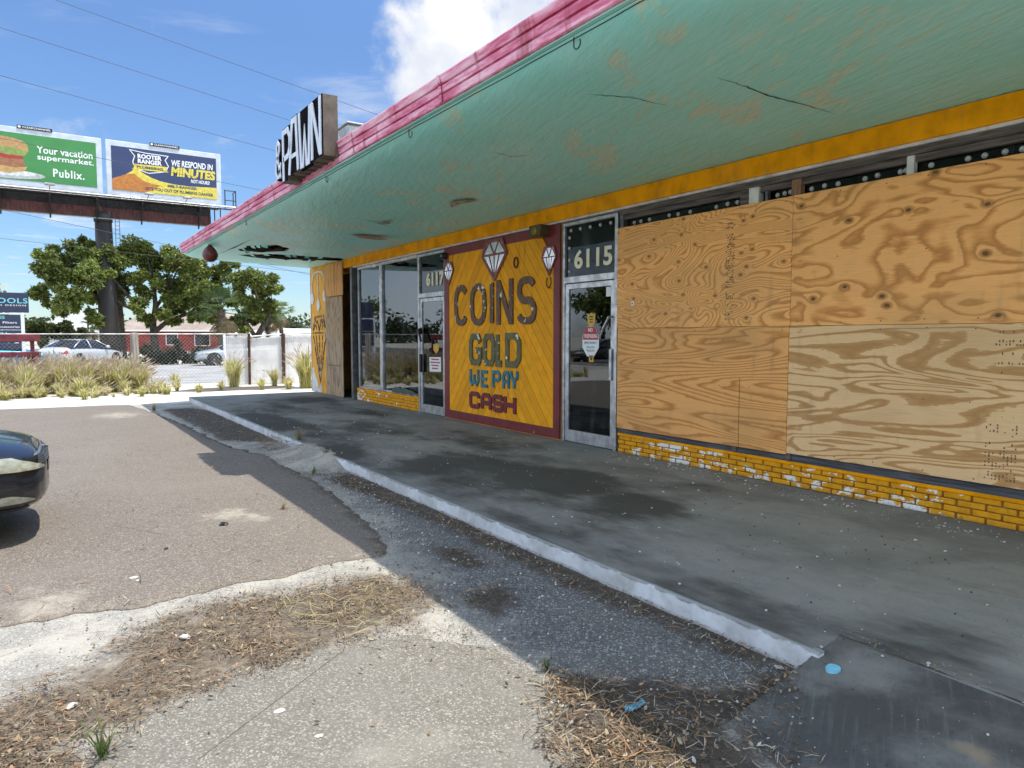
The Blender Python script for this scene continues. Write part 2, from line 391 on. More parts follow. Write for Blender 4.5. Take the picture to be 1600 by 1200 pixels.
def mat_soffit():
    m, nb, bs = new_mat('green plaster'); o = nb.obj()
    d = nb.mapv(o, (1, 1, 1), (0, 0, 0), (0, 0, .62))
    st = nb.mapv(d, (2.4, .75, 1))
    n1 = nb.noise(st, 1.5, 9, .66, .5); gate = nb.noise(o, .8, 3)
    fine = nb.noise(st, 9, 6, .65)
    val = nb.math('ADD', n1, nb.math('MULTIPLY', nb.math('SUBTRACT', gate, .5), .75))
    val = nb.math('ADD', val, nb.math('MULTIPLY', nb.math('SUBTRACT', fine, .5), .30))
    pk = nb.step(val, .57, .68)
    halo = nb.step(val, .50, .66)
    green = nb.mix(nb.step(nb.noise(o, 1.3, 4), .35, .68), (.34, .86, .80), (.40, .89, .85))
    green = nb.mix(nb.math('MULTIPLY', nb.step(nb.noise(nb.mapv(d, (6, 1, 1)), 2.5, 6, .7), .52, .75), .35), green, (.42, .84, .74))
    col = nb.mix(nb.math('MULTIPLY', halo, .45), green, (.46, .82, .70))
    tan = nb.mix(fine, (.54, .71, .56), (.68, .84, .69))
    col = nb.mix(nb.math('MULTIPLY', pk, .85), col, tan)
    scf = nb.step(nb.math('ADD', nb.noise(nb.mapv(d, (5, .8, 1)), 3.0, 8, .72), nb.math('MULTIPLY', nb.math('SUBTRACT', nb.noise(o, .9, 3), .5), .5)), .585, .66)
    col = nb.mix(nb.math('MULTIPLY', scf, .55), col, (.62, .86, .72))
    drk = nb.step(nb.noise(nb.mapv(d, (3, .5, 1)), 2.0, 7, .7), .56, .74)
    col = nb.mix(nb.math('MULTIPLY', drk, .12), col, (.24, .60, .52))
    cr = nb.math('MULTIPLY', nb.step(nb.vor(nb.mapv(st, (1.1, .6, 1)), 1.15, 'DISTANCE_TO_EDGE'), .012, .002), nb.step(nb.noise(o, 1.7, 2), .56, .62))
    col = nb.mix(nb.math('MULTIPLY', cr, .0), col, (.10, .10, .06))
    spots = nb.step(nb.math('ADD', nb.vor(o, 2.6), nb.math('MULTIPLY', nb.noise(o, 25, 3), .05)), .055, .035)
    col = nb.mix(nb.math('MULTIPLY', spots, .6), col, (.16, .13, .08))
    nb.put(bs.inputs['Base Color'], col); bs.inputs['Roughness'].default_value = .42
    h = nb.math('ADD', nb.noise(nb.mapv(d, (5, 1.2, 1)), 2.2, 5, .6), nb.math('MULTIPLY', pk, -.25))
    rp_ = nb.noise(nb.mapv(nb.mapv(o, (1, 1, 1), (0, 0, 0), (0, 0, .25)), (9, 1.1, 1)), 1.6, 7, .66)
    h = nb.math('ADD', h, nb.math('MULTIPLY', rp_, 1.3))
    nb.put(bs.inputs['Normal'], nb.bump(h, .38, .03))
    return m
def mat_fascia():
    m, nb, bs = new_mat('pink peeling paint'); o = nb.obj()
    st = nb.mapv(o, (1, .55, 5))
    n = nb.noise(st, 3.2, 8, .68)
    col = nb.ramp(n, [(0, (.24, .022, .06)), (.36, (.42, .05, .12)), (.45, (.56, .12, .22)), (.54, (.68, .32, .43)), (.64, (.74, .50, .57)), (1, (.76, .64, .66))])
    run = nb.step(nb.noise(nb.mapv(o, (1, 3, .4)), 2.4, 5), .56, .70)
    col = nb.mix(nb.math('MULTIPLY', run, .75), col, (.30, .018, .05))
    nb.put(bs.inputs['Base Color'], col); bs.inputs['Roughness'].default_value = .5
    nb.put(bs.inputs['Normal'], nb.bump(n, .25, .006)); return m
def mat_slab():
    m, nb, bs = new_mat('stained concrete'); o = nb.obj()
    n = nb.noise(o, 1.1, 7, .62, .4); f = nb.noise(o, 40, 4, .7); md = nb.noise(nb.mapv(o, (1, .35, 1)), 2.6, 6, .6, .3)
    col = nb.mix(nb.step(n, .3, .7), (.262, .258, .242), (.168, .168, .160))
    col = nb.mix(nb.math('MULTIPLY', nb.step(md, .5, .72), .55), col, (.29, .30, .285))
    col = nb.mix(nb.math('MULTIPLY', nb.step(nb.noise(nb.mapv(o, (1, .5, 1)), 6, 7, .7), .48, .72), .4), col, (.12, .125, .118))
    cr_ = nb.math('MULTIPLY', nb.step(nb.vor(nb.mapv(o, (1, .6, 1)), .55, 'DISTANCE_TO_EDGE'), .004, .001), nb.step(nb.noise(o, .8, 3), .52, .58))
    col = nb.mix(nb.math('MULTIPLY', cr_, .6), col, (.05, .05, .045))
    st = nb.attr('stain')
    stm = nb.step(nb.math('ADD', st, nb.math('MULTIPLY', nb.math('SUBTRACT', nb.noise(nb.mapv(o, (1, .5, 1)), 2.2, 7, .65), .5), 1.7)), .22, .80)
    col = nb.mix(nb.math('MULTIPLY', stm, .88), col, (.046, .045, .040))
    col = nb.mix(nb.math('MULTIPLY', nb.step(f, .5, .75), .25), col, (.09, .09, .085))
    sp = nb.step(nb.vor(o, 26), .10, .05)
    col = nb.mix(nb.math('MULTIPLY', sp, nb.step(nb.noise(o, 3, 3), .5, .6)), col, (.06, .06, .055))
    nb.put(bs.inputs['Base Color'], col); nb.put(bs.inputs['Roughness'], nb.math('ADD', nb.math('MULTIPLY', n, .2), .78)); bs.inputs['Specular IOR Level'].default_value = .22
    nb.put(bs.inputs['Normal'], nb.bump(nb.math('ADD', f, nb.math('MULTIPLY', md, .6)), .22, .006)); return m
def mat_kerb():
    m, nb, bs = new_mat('whitewashed concrete'); o = nb.obj()
    n = nb.noise(nb.mapv(o, (1, .8, 1)), 2.4, 8, .68)
    col = nb.mix(nb.step(n, .36, .66), (.60, .63, .66), (.40, .41, .41))
    sp = nb.new('ShaderNodeSeparateXYZ'); nb.put(sp.inputs[0], o)
    lowz = nb.step(nb.math('ADD', sp.outputs[2], nb.math('MULTIPLY', n, .12)), .095, .055)
    col = nb.mix(nb.math('MULTIPLY', lowz, .6), col, (.16, .14, .105))
    rn = nb.step(nb.noise(nb.mapv(o, (1, 1.3, 1)), 3.2, 7, .65), .50, .72)
    col = nb.mix(nb.math('MULTIPLY', rn, .6), col, (.24, .235, .21))
    chip = nb.step(nb.math('ADD', sp.outputs[2], nb.math('MULTIPLY', nb.noise(o, 9, 5), .06)), .139, .150)
    col = nb.mix(nb.math('MULTIPLY', chip, .7), col, (.13, .125, .11))
    nb.put(bs.inputs['Base Color'], col); bs.inputs['Roughness'].default_value = .8
    nb.put(bs.inputs['Normal'], nb.bump(nb.noise(o, 30, 5), .3, .006)); return m
def speckle(nb, o, base, dark, light, s=150):
    v = nb.vor(o, s, out='Color'); g = nb.new('ShaderNodeSeparateColor'); nb.put(g.inputs[0], v)
    c = nb.mix(nb.step(g.outputs[0], .30, .75), base, dark)
    return nb.mix(nb.step(g.outputs[1], .80, .93), c, light)
def mat_asphalt():
    m, nb, bs = new_mat('faded asphalt'); o = nb.obj()
    n = nb.noise(o, .7, 6, .6); md = nb.noise(nb.mapv(o, (1, .5, 1)), 3, 5)
    base = speckle(nb, o, (.178, .148, .116), (.114, .094, .074), (.34, .30, .25), 130)
    sp2 = speckle(nb, o, (.175, .145, .114), (.13, .108, .086), (.26, .225, .18), 55)
    col = nb.mix(.25, base, sp2)
    col = nb.mix(nb.math('MULTIPLY', nb.step(n, .4, .72), .40), col, (.215, .182, .153))
    col = nb.mix(nb.math('MULTIPLY', nb.step(md, .55, .75), .25), col, (.12, .096, .085))
    dust = nb.attr('dust')
    dm = nb.step(nb.math('ADD', dust, nb.math('MULTIPLY', nb.math('SUBTRACT', nb.noise(o, 6, 6, .7), .5), 1.3)), .35, .95)
    col = nb.mix(nb.math('MULTIPLY', dm, .7), col, (.45, .40, .31))
    crk = nb.math('MULTIPLY', nb.step(nb.vor(nb.mapv(o, (.7, 1.6, 1)), .55, 'DISTANCE_TO_EDGE'), .006, .001), nb.step(nb.noise(o, .9, 3), .55, .6))
    col = nb.mix(nb.math('MULTIPLY', crk, .5), col, (.07, .055, .05))
    nb.put(bs.inputs['Base Color'], col); bs.inputs['Roughness'].default_value = .9
    nb.put(bs.inputs['Normal'], nb.bump(nb.vor(o, 120), .45, .004)); return m
def mat_apron():
    """weathered shell concrete between the lot and the kerb; attributes are signed distances in metres"""
    m, nb, bs = new_mat('shell concrete'); o = nb.obj()
    def zone(a, width, jit, fr=4):
        return nb.step(nb.math('ADD', nb.attr(a), nb.math('MULTIPLY', nb.math('SUBTRACT', nb.noise(o, fr, 7, .68), .5), jit)), width, -width)
    n = nb.noise(o, 2.2, 7, .66); f = nb.noise(o, 60, 3, .7)
    con = speckle(nb, o, (.31, .29, .25), (.235, .22, .19), (.44, .415, .365), 130)
    con = nb.mix(nb.math('MULTIPLY', nb.step(n, .44, .60), .75), con, (.44, .41, .345))
    con = nb.mix(nb.math('MULTIPLY', nb.step(nb.noise(o, 5, 6, .7), .56, .70), .5), con, (.22, .19, .15))
    cr = nb.step(nb.vor(nb.mapv(o, (1, 1, 1)), 2.2, 'DISTANCE_TO_EDGE'), .012, .002)
    con = nb.mix(nb.math('MULTIPLY', nb.math('MULTIPLY', cr, nb.step(nb.noise(o, 1.6, 2), .5, .56)), .55), con, (.12, .10, .08))
    grav_shade = speckle(nb, o, (.115, .114, .115), (.055, .055, .058), (.33, .33, .33), 110)
    sand = speckle(nb, o, (.66, .62, .54), (.56, .52, .44), (.74, .71, .65), 60)
    sand = nb.mix(nb.math('MULTIPLY', nb.step(nb.noise(o, 1.5, 5), .5, .7), .45), sand, (.50, .455, .36))
    soil = nb.ramp(nb.noise(o, 22, 8, .8), [(.28, (.035, .025, .016)), (.48, (.105, .076, .047)), (.62, (.20, .155, .10)), (.8, (.38, .31, .22))])
    dsoil = nb.ramp(nb.noise(o, 26, 6, .75), [(.25, (.022, .016, .011)), (.5, (.06, .045, .032)), (.8, (.16, .125, .09))])
    c = nb.mix(nb.math('MULTIPLY', zone('sd_gravel_shade', .22, 1.1, 3), .85), con, grav_shade)  # dark gravel, its colour also deepening the canopy shadow on the concrete
    c = nb.mix(zone('sd_sand', .25, .6), c, sand)
    c = nb.mix(nb.math('MULTIPLY', zone('sd_mulch', .16, .9, 5), .9), c, soil)
    c = nb.mix(nb.math('MULTIPLY', zone('sd_dirt', .08, .34, 6), .93), c, dsoil)
    nb.put(bs.inputs['Base Color'], c); bs.inputs['Roughness'].default_value = .92
    h = nb.math('ADD', nb.vor(o, 90), nb.math('MULTIPLY', nb.noise(o, 14, 5, .7), 1.6))
    nb.put(bs.inputs['Normal'], nb.bump(h, .5, .008)); return m
def mat_terrazzo():
    m, nb, bs = new_mat('exposed aggregate'); o = nb.obj()
    a = speckle(nb, o, (.185, .168, .135), (.125, .113, .09), (.42, .39, .32), 150)
    b = speckle(nb, o, (.19, .172, .14), (.14, .128, .104), (.32, .295, .24), 90)
    c = nb.mix(.4, a, b)
    n = nb.noise(o, 2.2, 6, .6)
    c = nb.mix(nb.math('MULTIPLY', nb.step(n, .46, .7), .5), c, (.20, .185, .155))
    c = nb.mix(nb.math('MULTIPLY', nb.step(nb.noise(o, 1.3, 5), .55, .72), .35), c, (.34, .31, .25))
    nb.put(bs.inputs['Base Color'], c); bs.inputs['Roughness'].default_value = .85
    nb.put(bs.inputs['Normal'], nb.bump(nb.vor(o, 95), .35, .004)); return m
def mat_ramp():
    m, nb, bs = new_mat('dark worn concrete'); o = nb.obj()
    d = nb.mapv(o, (1, 1, 1), (0, 0, 0), (0, 0, -.5))
    br = nb.noise(nb.mapv(d, (1.2, 22, 1)), 2, 5, .65); n = nb.noise(o, 1.6, 7, .62)
    c = nb.mix(nb.step(n, .38, .66), (.078, .077, .073), (.215, .21, .195))
    c = nb.mix(nb.math('MULTIPLY', nb.step(br, .5, .75), .4), c, (.20, .205, .20))
    c = nb.mix(nb.math('MULTIPLY', nb.step(nb.noise(o, 45, 3), .55, .8), .4), c, (.035, .035, .035))
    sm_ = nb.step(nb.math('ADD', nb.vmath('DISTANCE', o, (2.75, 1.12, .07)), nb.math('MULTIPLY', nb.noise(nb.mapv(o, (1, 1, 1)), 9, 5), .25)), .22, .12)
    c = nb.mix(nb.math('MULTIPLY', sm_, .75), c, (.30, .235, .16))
    nb.put(bs.inputs['Base Color'], c); bs.inputs['Roughness'].default_value = .92; bs.inputs['Specular IOR Level'].default_value = .2
    nb.put(bs.inputs['Normal'], nb.bump(nb.math('ADD', br, nb.noise(o, 30, 4)), .3, .006)); return m
def mat_tint(name, rough=.8, spec=.3, trans=0):
    m, nb, bs = new_mat(name)
    nb.put(bs.inputs['Base Color'], nb.attr('tint', 'Color')); bs.inputs['Roughness'].default_value = rough
    bs.inputs['Specular IOR Level'].default_value = spec
    if trans:
        tr = nb.new('ShaderNodeBsdfTranslucent'); nb.put(tr.inputs[0], nb.attr('tint', 'Color'))
        mx = nb.new('ShaderNodeMixShader'); mx.inputs[0].default_value = trans
        nb.l.new(bs.outputs[0], mx.inputs[1]); nb.l.new(tr.outputs[0], mx.inputs[2])
        nb.l.new(mx.outputs[0], m.node_tree.nodes['Material Output'].inputs[0])
    return m
def mat_glass(name, tint=(.42, .47, .47), ior=1.75):
    m, nb, bs = new_mat(name); m.node_tree.nodes.remove(bs)
    fr = nb.new('ShaderNodeFresnel'); fr.inputs['IOR'].default_value = ior
    tr = nb.new('ShaderNodeBsdfTransparent'); tr.inputs[0].default_value = (*tint, 1)
    gl = nb.new('ShaderNodeBsdfGlossy'); gl.inputs['Roughness'].default_value = .006; gl.inputs[0].default_value = (.93, .97, 1, 1)
    nb.put(gl.inputs['Normal'], nb.bump(nb.noise(nb.obj(), 1.2, 2), .03, .01))
    mx = nb.new('ShaderNodeMixShader'); nb.l.new(fr.outputs[0], mx.inputs[0]); nb.l.new(tr.outputs[0], mx.inputs[1]); nb.l.new(gl.outputs[0], mx.inputs[2])
    df = nb.new('ShaderNodeBsdfDiffuse'); df.inputs[0].default_value = (.45, .45, .42, 1)
    m2 = nb.new('ShaderNodeMixShader'); nb.put(m2.inputs[0], nb.math('MULTIPLY', nb.step(nb.noise(nb.mapv(nb.obj(), (1, 1, .4)), 5, 6), .5, .85), .10))
    nb.l.new(mx.outputs[0], m2.inputs[1]); nb.l.new(df.outputs[0], m2.inputs[2])
    nb.l.new(m2.outputs[0], m.node_tree.nodes['Material Output'].inputs[0]); return m
def mat_brick():
    m, nb, bs = new_mat('peeling yellow brick'); o = nb.obj()
    n = nb.noise(nb.mapv(o, (1, .6, 1.3)), 11, 8, .6); g = nb.noise(nb.mapv(o, (1, .55, 1)), 2.0, 3)
    ri = nb.new('ShaderNodeAttribute'); ri.attribute_name = 'tint'
    sp = nb.new('ShaderNodeSeparateColor'); nb.put(sp.inputs[0], ri.outputs['Color'])
    val = nb.math('ADD', nb.math('ADD', n, nb.math('MULTIPLY', nb.math('SUBTRACT', g, .5), .9)), nb.math('MULTIPLY', nb.math('SUBTRACT', sp.outputs[0], .5), .07))
    mk = nb.step(val, .575, .595)
    col = nb.mix(nb.step(nb.noise(o, 9, 5), .35, .7), (.74, .345, .012), (.58, .255, .010))
    wht = nb.mix(nb.step(nb.noise(o, 50, 3), .45, .7), (.80, .80, .78), (.60, .59, .56))
    c = nb.mix(mk, col, wht)
    c = nb.mix(nb.math('MULTIPLY', nb.step(nb.noise(o, 17, 5), .60, .72), .6), c, (.20, .10, .03))
    sz = nb.new('ShaderNodeSeparateXYZ'); nb.put(sz.inputs[0], o)
    gr_ = nb.step(nb.math('ADD', sz.outputs[2], nb.math('MULTIPLY', nb.noise(o, 8, 6, .7), .09)), .215, .165)
    c = nb.mix(nb.math('MULTIPLY', gr_, .5), c, (.14, .11, .075))
    nb.put(bs.inputs['Base Color'], c); bs.inputs['Specular IOR Level'].default_value = .2; bs.inputs['Roughness'].default_value = .8
    nb.put(bs.inputs['Normal'], nb.bump(nb.math('SUBTRACT', nb.noise(o, 60, 4), mk), .4, .003)); return m
def mat_boards():
    m, nb, bs = new_mat('yellow painted boards'); o = nb.obj()
    t = nb.attr('tint', 'Color')
    n = nb.noise(nb.mapv(o, (1, 1, 1)), 7, 6, .65)
    c = nb.mix(nb.math('MULTIPLY', nb.step(n, .42, .72), .55), t, (.60, .27, .010))
    dr = nb.step(nb.noise(nb.mapv(o, (1, 6, .5)), 1.6, 5), .56, .75)
    c = nb.mix(nb.math('MULTIPLY', dr, .5), c, (.30, .15, .02))
    nb.put(bs.inputs['Base Color'], c); bs.inputs['Roughness'].default_value = .7; bs.inputs['Specular IOR Level'].default_value = .2
    nb.put(bs.inputs['Normal'], nb.bump(nb.noise(o, 25, 4), .15, .003)); return m
def mat_letter(name, col, chip=(.75, .72, .65), amount=.60):
    m, nb, bs = new_mat(name); o = nb.obj()
    gr = nb.noise(nb.mapv(o, (1, 5, 1.2), (0, 0, 0), (.5, 0, 0)), 7, 6, .7)
    c = nb.mix(nb.step(gr, .35, .7), tuple(q*.6 for q in col), tuple(min(1, q*1.5) for q in col))
    mk = nb.step(nb.math('ADD', nb.noise(o, 9, 6, .6), nb.math('MULTIPLY', nb.noise(o, 2.5, 2), .2)), amount+.1, amount+.11)
    nb.put(bs.inputs['Base Color'], nb.mix(mk, c, chip)); bs.inputs['Roughness'].default_value = .6
    nb.put(bs.inputs['Normal'], nb.bump(gr, .3, .003)); return m
M = {}
M['slab'] = mat_slab(); M['kerb'] = mat_kerb(); M['asphalt'] = mat_asphalt(); M['apron'] = mat_apron(); M['terrazzo'] = mat_terrazzo(); M['ramp'] = mat_ramp()
M['soffit'] = mat_soffit(); M['fascia'] = mat_fascia(); M['brick'] = mat_brick(); M['boards'] = mat_boards()
M['orange'] = mat_peel('orange trim paint', (.92, .36, .002), (.66, .55, .36), .74, 9, .55, dirt=.22)
M['orange_wall'] = mat_peel('orange wall paint', (.80, .37, .02), (.74, .74, .72), .76, 4, .7, dirt=.2)
M['orange'].node_tree.nodes['Principled BSDF'].inputs['Specular IOR Level'].default_value = .12; M['orange'].node_tree.nodes['Principled BSDF'].inputs['Roughness'].default_value = .75
M['white'] = mat_peel('white paint', (.70, .69, .66), (.35, .33, .30), .72, 10, .6)
M['red_trim'] = mat_peel('dark red trim paint', (.17, .014, .018), (.28, .14, .11), .72, 9, .5)
M['alu'] = simple('aluminium frame', (.52, .53, .55), .38, .75, .3, 8, .05)
M['alu_dark'] = simple('dull metal', (.16, .16, .165), .5, .6, .3, 8)
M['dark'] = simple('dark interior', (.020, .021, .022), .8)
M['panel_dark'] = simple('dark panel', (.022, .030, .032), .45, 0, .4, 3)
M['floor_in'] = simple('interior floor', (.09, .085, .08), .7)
M['oldwood'] = simple('weathered wood', (.165, .135, .115), .85, 0, .5, 5, .4, stretch=(1, .5, 8), col2=(.055, .045, .042))
M['greywood'] = simple('grey sill wood', (.10, .105, .115), .8, 0, .5, 5, .4, stretch=(1, .5, 8), col2=(.04, .042, .05))
M['newwood'] = simple('timber stud', (.30, .17, .085), .8, 0, .4, 6, .2, stretch=(1, 5, .6))
M['glass'] = mat_glass('shop glass'); M['glass_dark'] = mat_glass('dark shop glass', (.2, .22, .22), 1.38)
M['black'] = simple('black plastic', (.012, .012, .013), .45)
M['white_flat'] = simple('white board', (.72, .72, .72), .5, 0, .08)
M['cream'] = simple('cream numerals', (.78, .72, .50), .5, 0, .1)
M['rust'] = simple('rusty steel', (.10, .045, .026), .8, .2, .5, 9, .3, col2=(.035, .018, .013))
M['wire'] = simple('dark wire', (.03, .03, .032), .6)
M['joist'] = simple('rotten lath', (.11, .055, .03), .9, 0, .5, 10, .4, col2=(.03, .016, .01))
M['void'] = simple('dark roof void', (.012, .009, .008), .95)
M['tint'] = mat_tint('mixed litter'); M['leaf'] = mat_tint('foliage', .5, .4, .38); M['grass'] = mat_tint('dry grass', .7, .25, .48)
M['bark'] = simple('bark', (.085, .068, .055), .9, 0, .5, 6, .6, stretch=(1, 1, .3), col2=(.03, .024, .02))
M['palm_bark'] = simple('palm bark', (.16, .12, .085), .9, 0, .5, 12, .8, col2=(.045, .034, .026))

# ------------------------------------------------------------------ ground
g = MB()
g.add([(-500, -300, -.03), (500, -300, -.03), (500, 700, -.03), (-500, 700, -.03)], [(0, 1, 2, 3)])
struct(g.build('ground', simple('sandy ground', (.52, .48, .40), .95, 0, .4, .35, .2, col2=(.40, .38, .28))))  # kept pale out of view so bounced light lifts the canopy underside
ASPH = [(-4.6, 5.0), (-.9, 4.85), (-.231, 4.66), (.475, 4.594), (1.19, 4.649), (1.552, 4.70), (2.03, 4.68), (2.152, 4.951), (2.30, 6.011), (2.44, 7.198), (2.45, 8.039), (2.5, 9.491), (2.25, 10.3), (2.178, 11.247), (2.107, 13.584), (1.919, 16.228), (1.666, 18.4), (-.747, 18.768), (-2.916, 19.3), (-4.6, 19.4)]  # left edge cut short out of view, pale ground beyond bounces light
MULCH = [(-1.2, 3.35), (-.397, 3.521), (-.196, 3.65), (.117, 3.825), (.428, 4.187), (.789, 4.385), (1.259, 4.324), (1.676, 4.325), (1.9, 4.2), (1.92, 3.85), (1.80, 3.62), (1.546, 3.443), (1.329, 3.443), (1.027, 3.338), (.698, 3.326), (.365, 3.215), (.128, 3.119), (.06, 2.7), (-1.2, 2.6)]
TERR = [(.02, 1.5), (.074, 2.867), (.126, 3.094), (.365, 3.215), (.698, 3.326), (1.246, 3.39), (1.529, 3.36), (1.79, 3.044), (1.9, 2.72), (1.84, 2.383), (1.62, 2.1), (1.40, 1.4), (1.3, .6), (0, .6)]
DIRT1 = [(1.95, 2.605), (2.09, 2.4), (2.338, 2.2), (2.5, 2.02), (2.85, 2.0), (3.0, 1.9), (2.6, 1.8), (2.256, 1.82), (2.18, 1.5), (2.1, .9), (1.45, .9), (1.535, 1.896), (1.671, 2.146), (1.798, 2.356)]
DIRT2 = [(2.60, 7.6), (2.62, 7.0), (2.72, 5.756), (2.74, 4.163), (2.72, 3.539), (2.78, 2.8), (2.80, 2.2), (2.9, 1.9), (3.1, 1.9), (3.1, 7.6), (2.85, 7.75)]
DIRTF = [(2.15, 16.8), (2.25, 13.0), (2.25, 11.3), (2.6, 10.95), (3.0, 10.7), (3.1, 11.6), (3.1, 15.6), (2.75, 16.9)]
PATCH1 = [(2.4, 4.75), (2.58, 4.5), (2.55, 4.05), (2.3, 4.2)]
PATCH2 = [(2.02, 3.62), (2.36, 3.72), (2.35, 3.45), (2.1, 3.30)]
GRAV_SHADE = [(1.95, 3.3), (2.1, 4.2), (2.35, 5.2), (2.55, 6.5), (2.6, 9.0), (3.2, 9.0), (3.2, 1.7), (2.2, 1.9), (1.95, 2.5)]  # gravel by the kerb, widened along the strip to paint the canopy shade darker
SAND = [(-12, 19.3), (-2.9, 19.3), (-.75, 18.75), (1.6, 18.35), (2.9, 18.25), (20, 18.4), (20, 26), (-12, 26)]
def grid_sheet(name, x0, x1, y0, y1, dx, dy, mat, zf, attrs, keep=None):
    xs = np.linspace(x0, x1, int((x1-x0)/dx)+1); ys = np.linspace(y0, y1, int((y1-y0)/dy)+1)
    X, Y = np.meshgrid(xs, ys); Z = zf(X, Y); nx, ny = len(xs), len(ys)
    me = bpy.data.meshes.new(name)
    idx = np.arange(nx*ny).reshape(ny, nx)
    F = np.stack([idx[:-1, :-1], idx[:-1, 1:], idx[1:, 1:], idx[1:, :-1]], -1).reshape(-1, 4)
    me.from_pydata(np.stack([X, Y, Z], -1).reshape(-1, 3).tolist(), [], F.tolist())
    me.materials.append(mat)
    for k, fn in attrs.items():
        a = me.attributes.new(k, 'FLOAT', 'POINT'); a.data.foreach_set('value', fn(X, Y).astype(np.float32).ravel())
    me.polygons.foreach_set('use_smooth', [True]*len(me.polygons)); me.update()
    return struct(link(name, me))
def npn(X, Y, s, seed=0):
    r = np.random.RandomState(seed); out = np.zeros_like(X)
    for k in range(14):
        a = r.uniform(0, 2*np.pi); f = s*r.uniform(.6, 2.2); out += np.sin(f*(X*np.cos(a)+Y*np.sin(a))+r.uniform(0, 6.3))/14**.5
    return out
def dirt_sd(X, Y): return np.minimum.reduce([sdf(X, Y, p) for p in (DIRT1, DIRT2, DIRTF, PATCH1, PATCH2)])
def apron_z(X, Y):
    mul = np.clip(-sdf(X, Y, MULCH)/.25, 0, 1); di = np.clip(-dirt_sd(X, Y)/.2, 0, 1)
    return .002*npn(X, Y, 4)+(.018+.008*npn(X, Y, 14, 3))*mul+(.014+.008*npn(X, Y, 16, 4))*di
grid_sheet('gravel_apron', -3.5, 3.0, .3, 19.6, .05, .05, M['apron'], apron_z,
           {'sd_mulch': lambda X, Y: sdf(X, Y, MULCH), 'sd_dirt': dirt_sd, 'sd_gravel_shade': lambda X, Y: sdf(X, Y, GRAV_SHADE), 'sd_sand': lambda X, Y: sdf(X, Y, SAND)})
grid_sheet('sand_verge', -14, 20, 18.35, 25.5, .2, .2, M['apron'], lambda X, Y: -.008+.012*npn(X, Y, 2.5, 8)*np.clip((Y-18.6)/2, 0, 1),
           {'sd_mulch': lambda X, Y: X*0+9, 'sd_dirt': lambda X, Y: sdf(X, Y, [(3.0, 22.2), (3.9, 21.6), (6.6, 21.9), (6.6, 23), (4, 23.4)]), 'sd_gravel_shade': lambda X, Y: X*0+9, 'sd_sand': lambda X, Y: X*0-9})
def asphalt_lot():
    poly = [(x+.018*mnoise.fractal(Vector((x*16, y*16, 3)), 1, 2, 4), y+.018*mnoise.fractal(Vector((x*16, y*16, 8)), 1, 2, 4)) for x, y in jag(ASPH, .03, .07, 3.5, 1.0)]
    xs = np.arange(-4.6, 2.7, .12); ys = np.arange(4.4, 19.6, .12)
    pts = [Vector(p) for p in poly]; nb_ = len(pts)
    X, Y = np.meshgrid(xs, ys); D = sdf(X, Y, poly)
    pts += [Vector((a, b)) for a, b, d in zip(X.ravel(), Y.ravel(), D.ravel()) if d < -.05]
    vs, _, fs, *_r = geometry.delaunay_2d_cdt(pts, [(i, (i+1) % nb_) for i in range(nb_)], [], 1, 1e-5)
    n = len(vs); VX = np.array([v.x for v in vs]); VY = np.array([v.y for v in vs]); DD = sdf(VX, VY, poly)
    Z = .022+.003*npn(VX, VY, 3, 5)-.017*np.clip(1+DD/.16, 0, 1)
    dust = np.clip(1+DD/.35, 0, 1)*.42+.03
    for cx, cy, r in ((1.3, 6.5, .28), (1.25, 15.9, .7), (1.5, 6.25, .2), (.0, 4.9, .3)): dust = np.maximum(dust, .72*np.exp(-((VX-cx)**2+((VY-cy)*.7)**2)/r**2))
    me = bpy.data.meshes.new('parking_lot')
    edge = [i for i in range(n) if DD[i] > -1e-4]
    me.from_pydata([(VX[i], VY[i], Z[i]) for i in range(n)], [], [tuple(f) for f in fs]); me.materials.append(M['asphalt'])
    a = me.attributes.new('dust', 'FLOAT', 'POINT'); a.data.foreach_set('value', dust.astype(np.float32))
    bm = bmesh.new(); bm.from_mesh(me); bmesh.ops.recalc_face_normals(bm, faces=bm.faces[:])
    if bm.faces[:] and sum(f.normal.z for f in bm.faces) < 0: bmesh.ops.reverse_faces(bm, faces=bm.faces[:])
    be = [e for e in bm.edges if e.is_boundary]
    r = bmesh.ops.extrude_edge_only(bm, edges=be)
    for v in r['geom']:
        if isinstance(v, bmesh.types.BMVert): v.co.z = -.02
    for f in bm.faces: f.smooth = abs(f.normal.z) > .3
    bm.to_mesh(me); bm.free()
    return struct(link('parking_lot', me))
asphalt_lot()
sheet('concrete_path', jag(TERR, .03, .07, 5, 2.0), .010, M['terrazzo'])
j = MB(); j.box(0, .0045, 0, .96, .0105, .0112); jo = struct(j.build('path_joint', simple('dirty joint', (.10, .085, .065), .9))); jo.location = (.437, 2.763, 0); jo.rotation_euler = (0, 0, -math.atan2(.77, .581))
# street and the far side, seen in the shop windows
g = MB().box(-27, -13, -120, 300, -.05, .0); struct(g.build('road', simple('street asphalt', (.12, .115, .11), .9, 0, .3, 3)))
g = MB().box(-13, -12.8, -60, 120, -.05, .12); struct(g.build('street_kerb', simple('street kerb', (.45, .44, .41), .9)))
g = MB().box(-8, 45, 25.7, 44, -.05, -.004); struct(g.build('concrete_yard', simple('pale yard concrete', (.34, .33, .315), .9, 0, .25, .7, .1)))

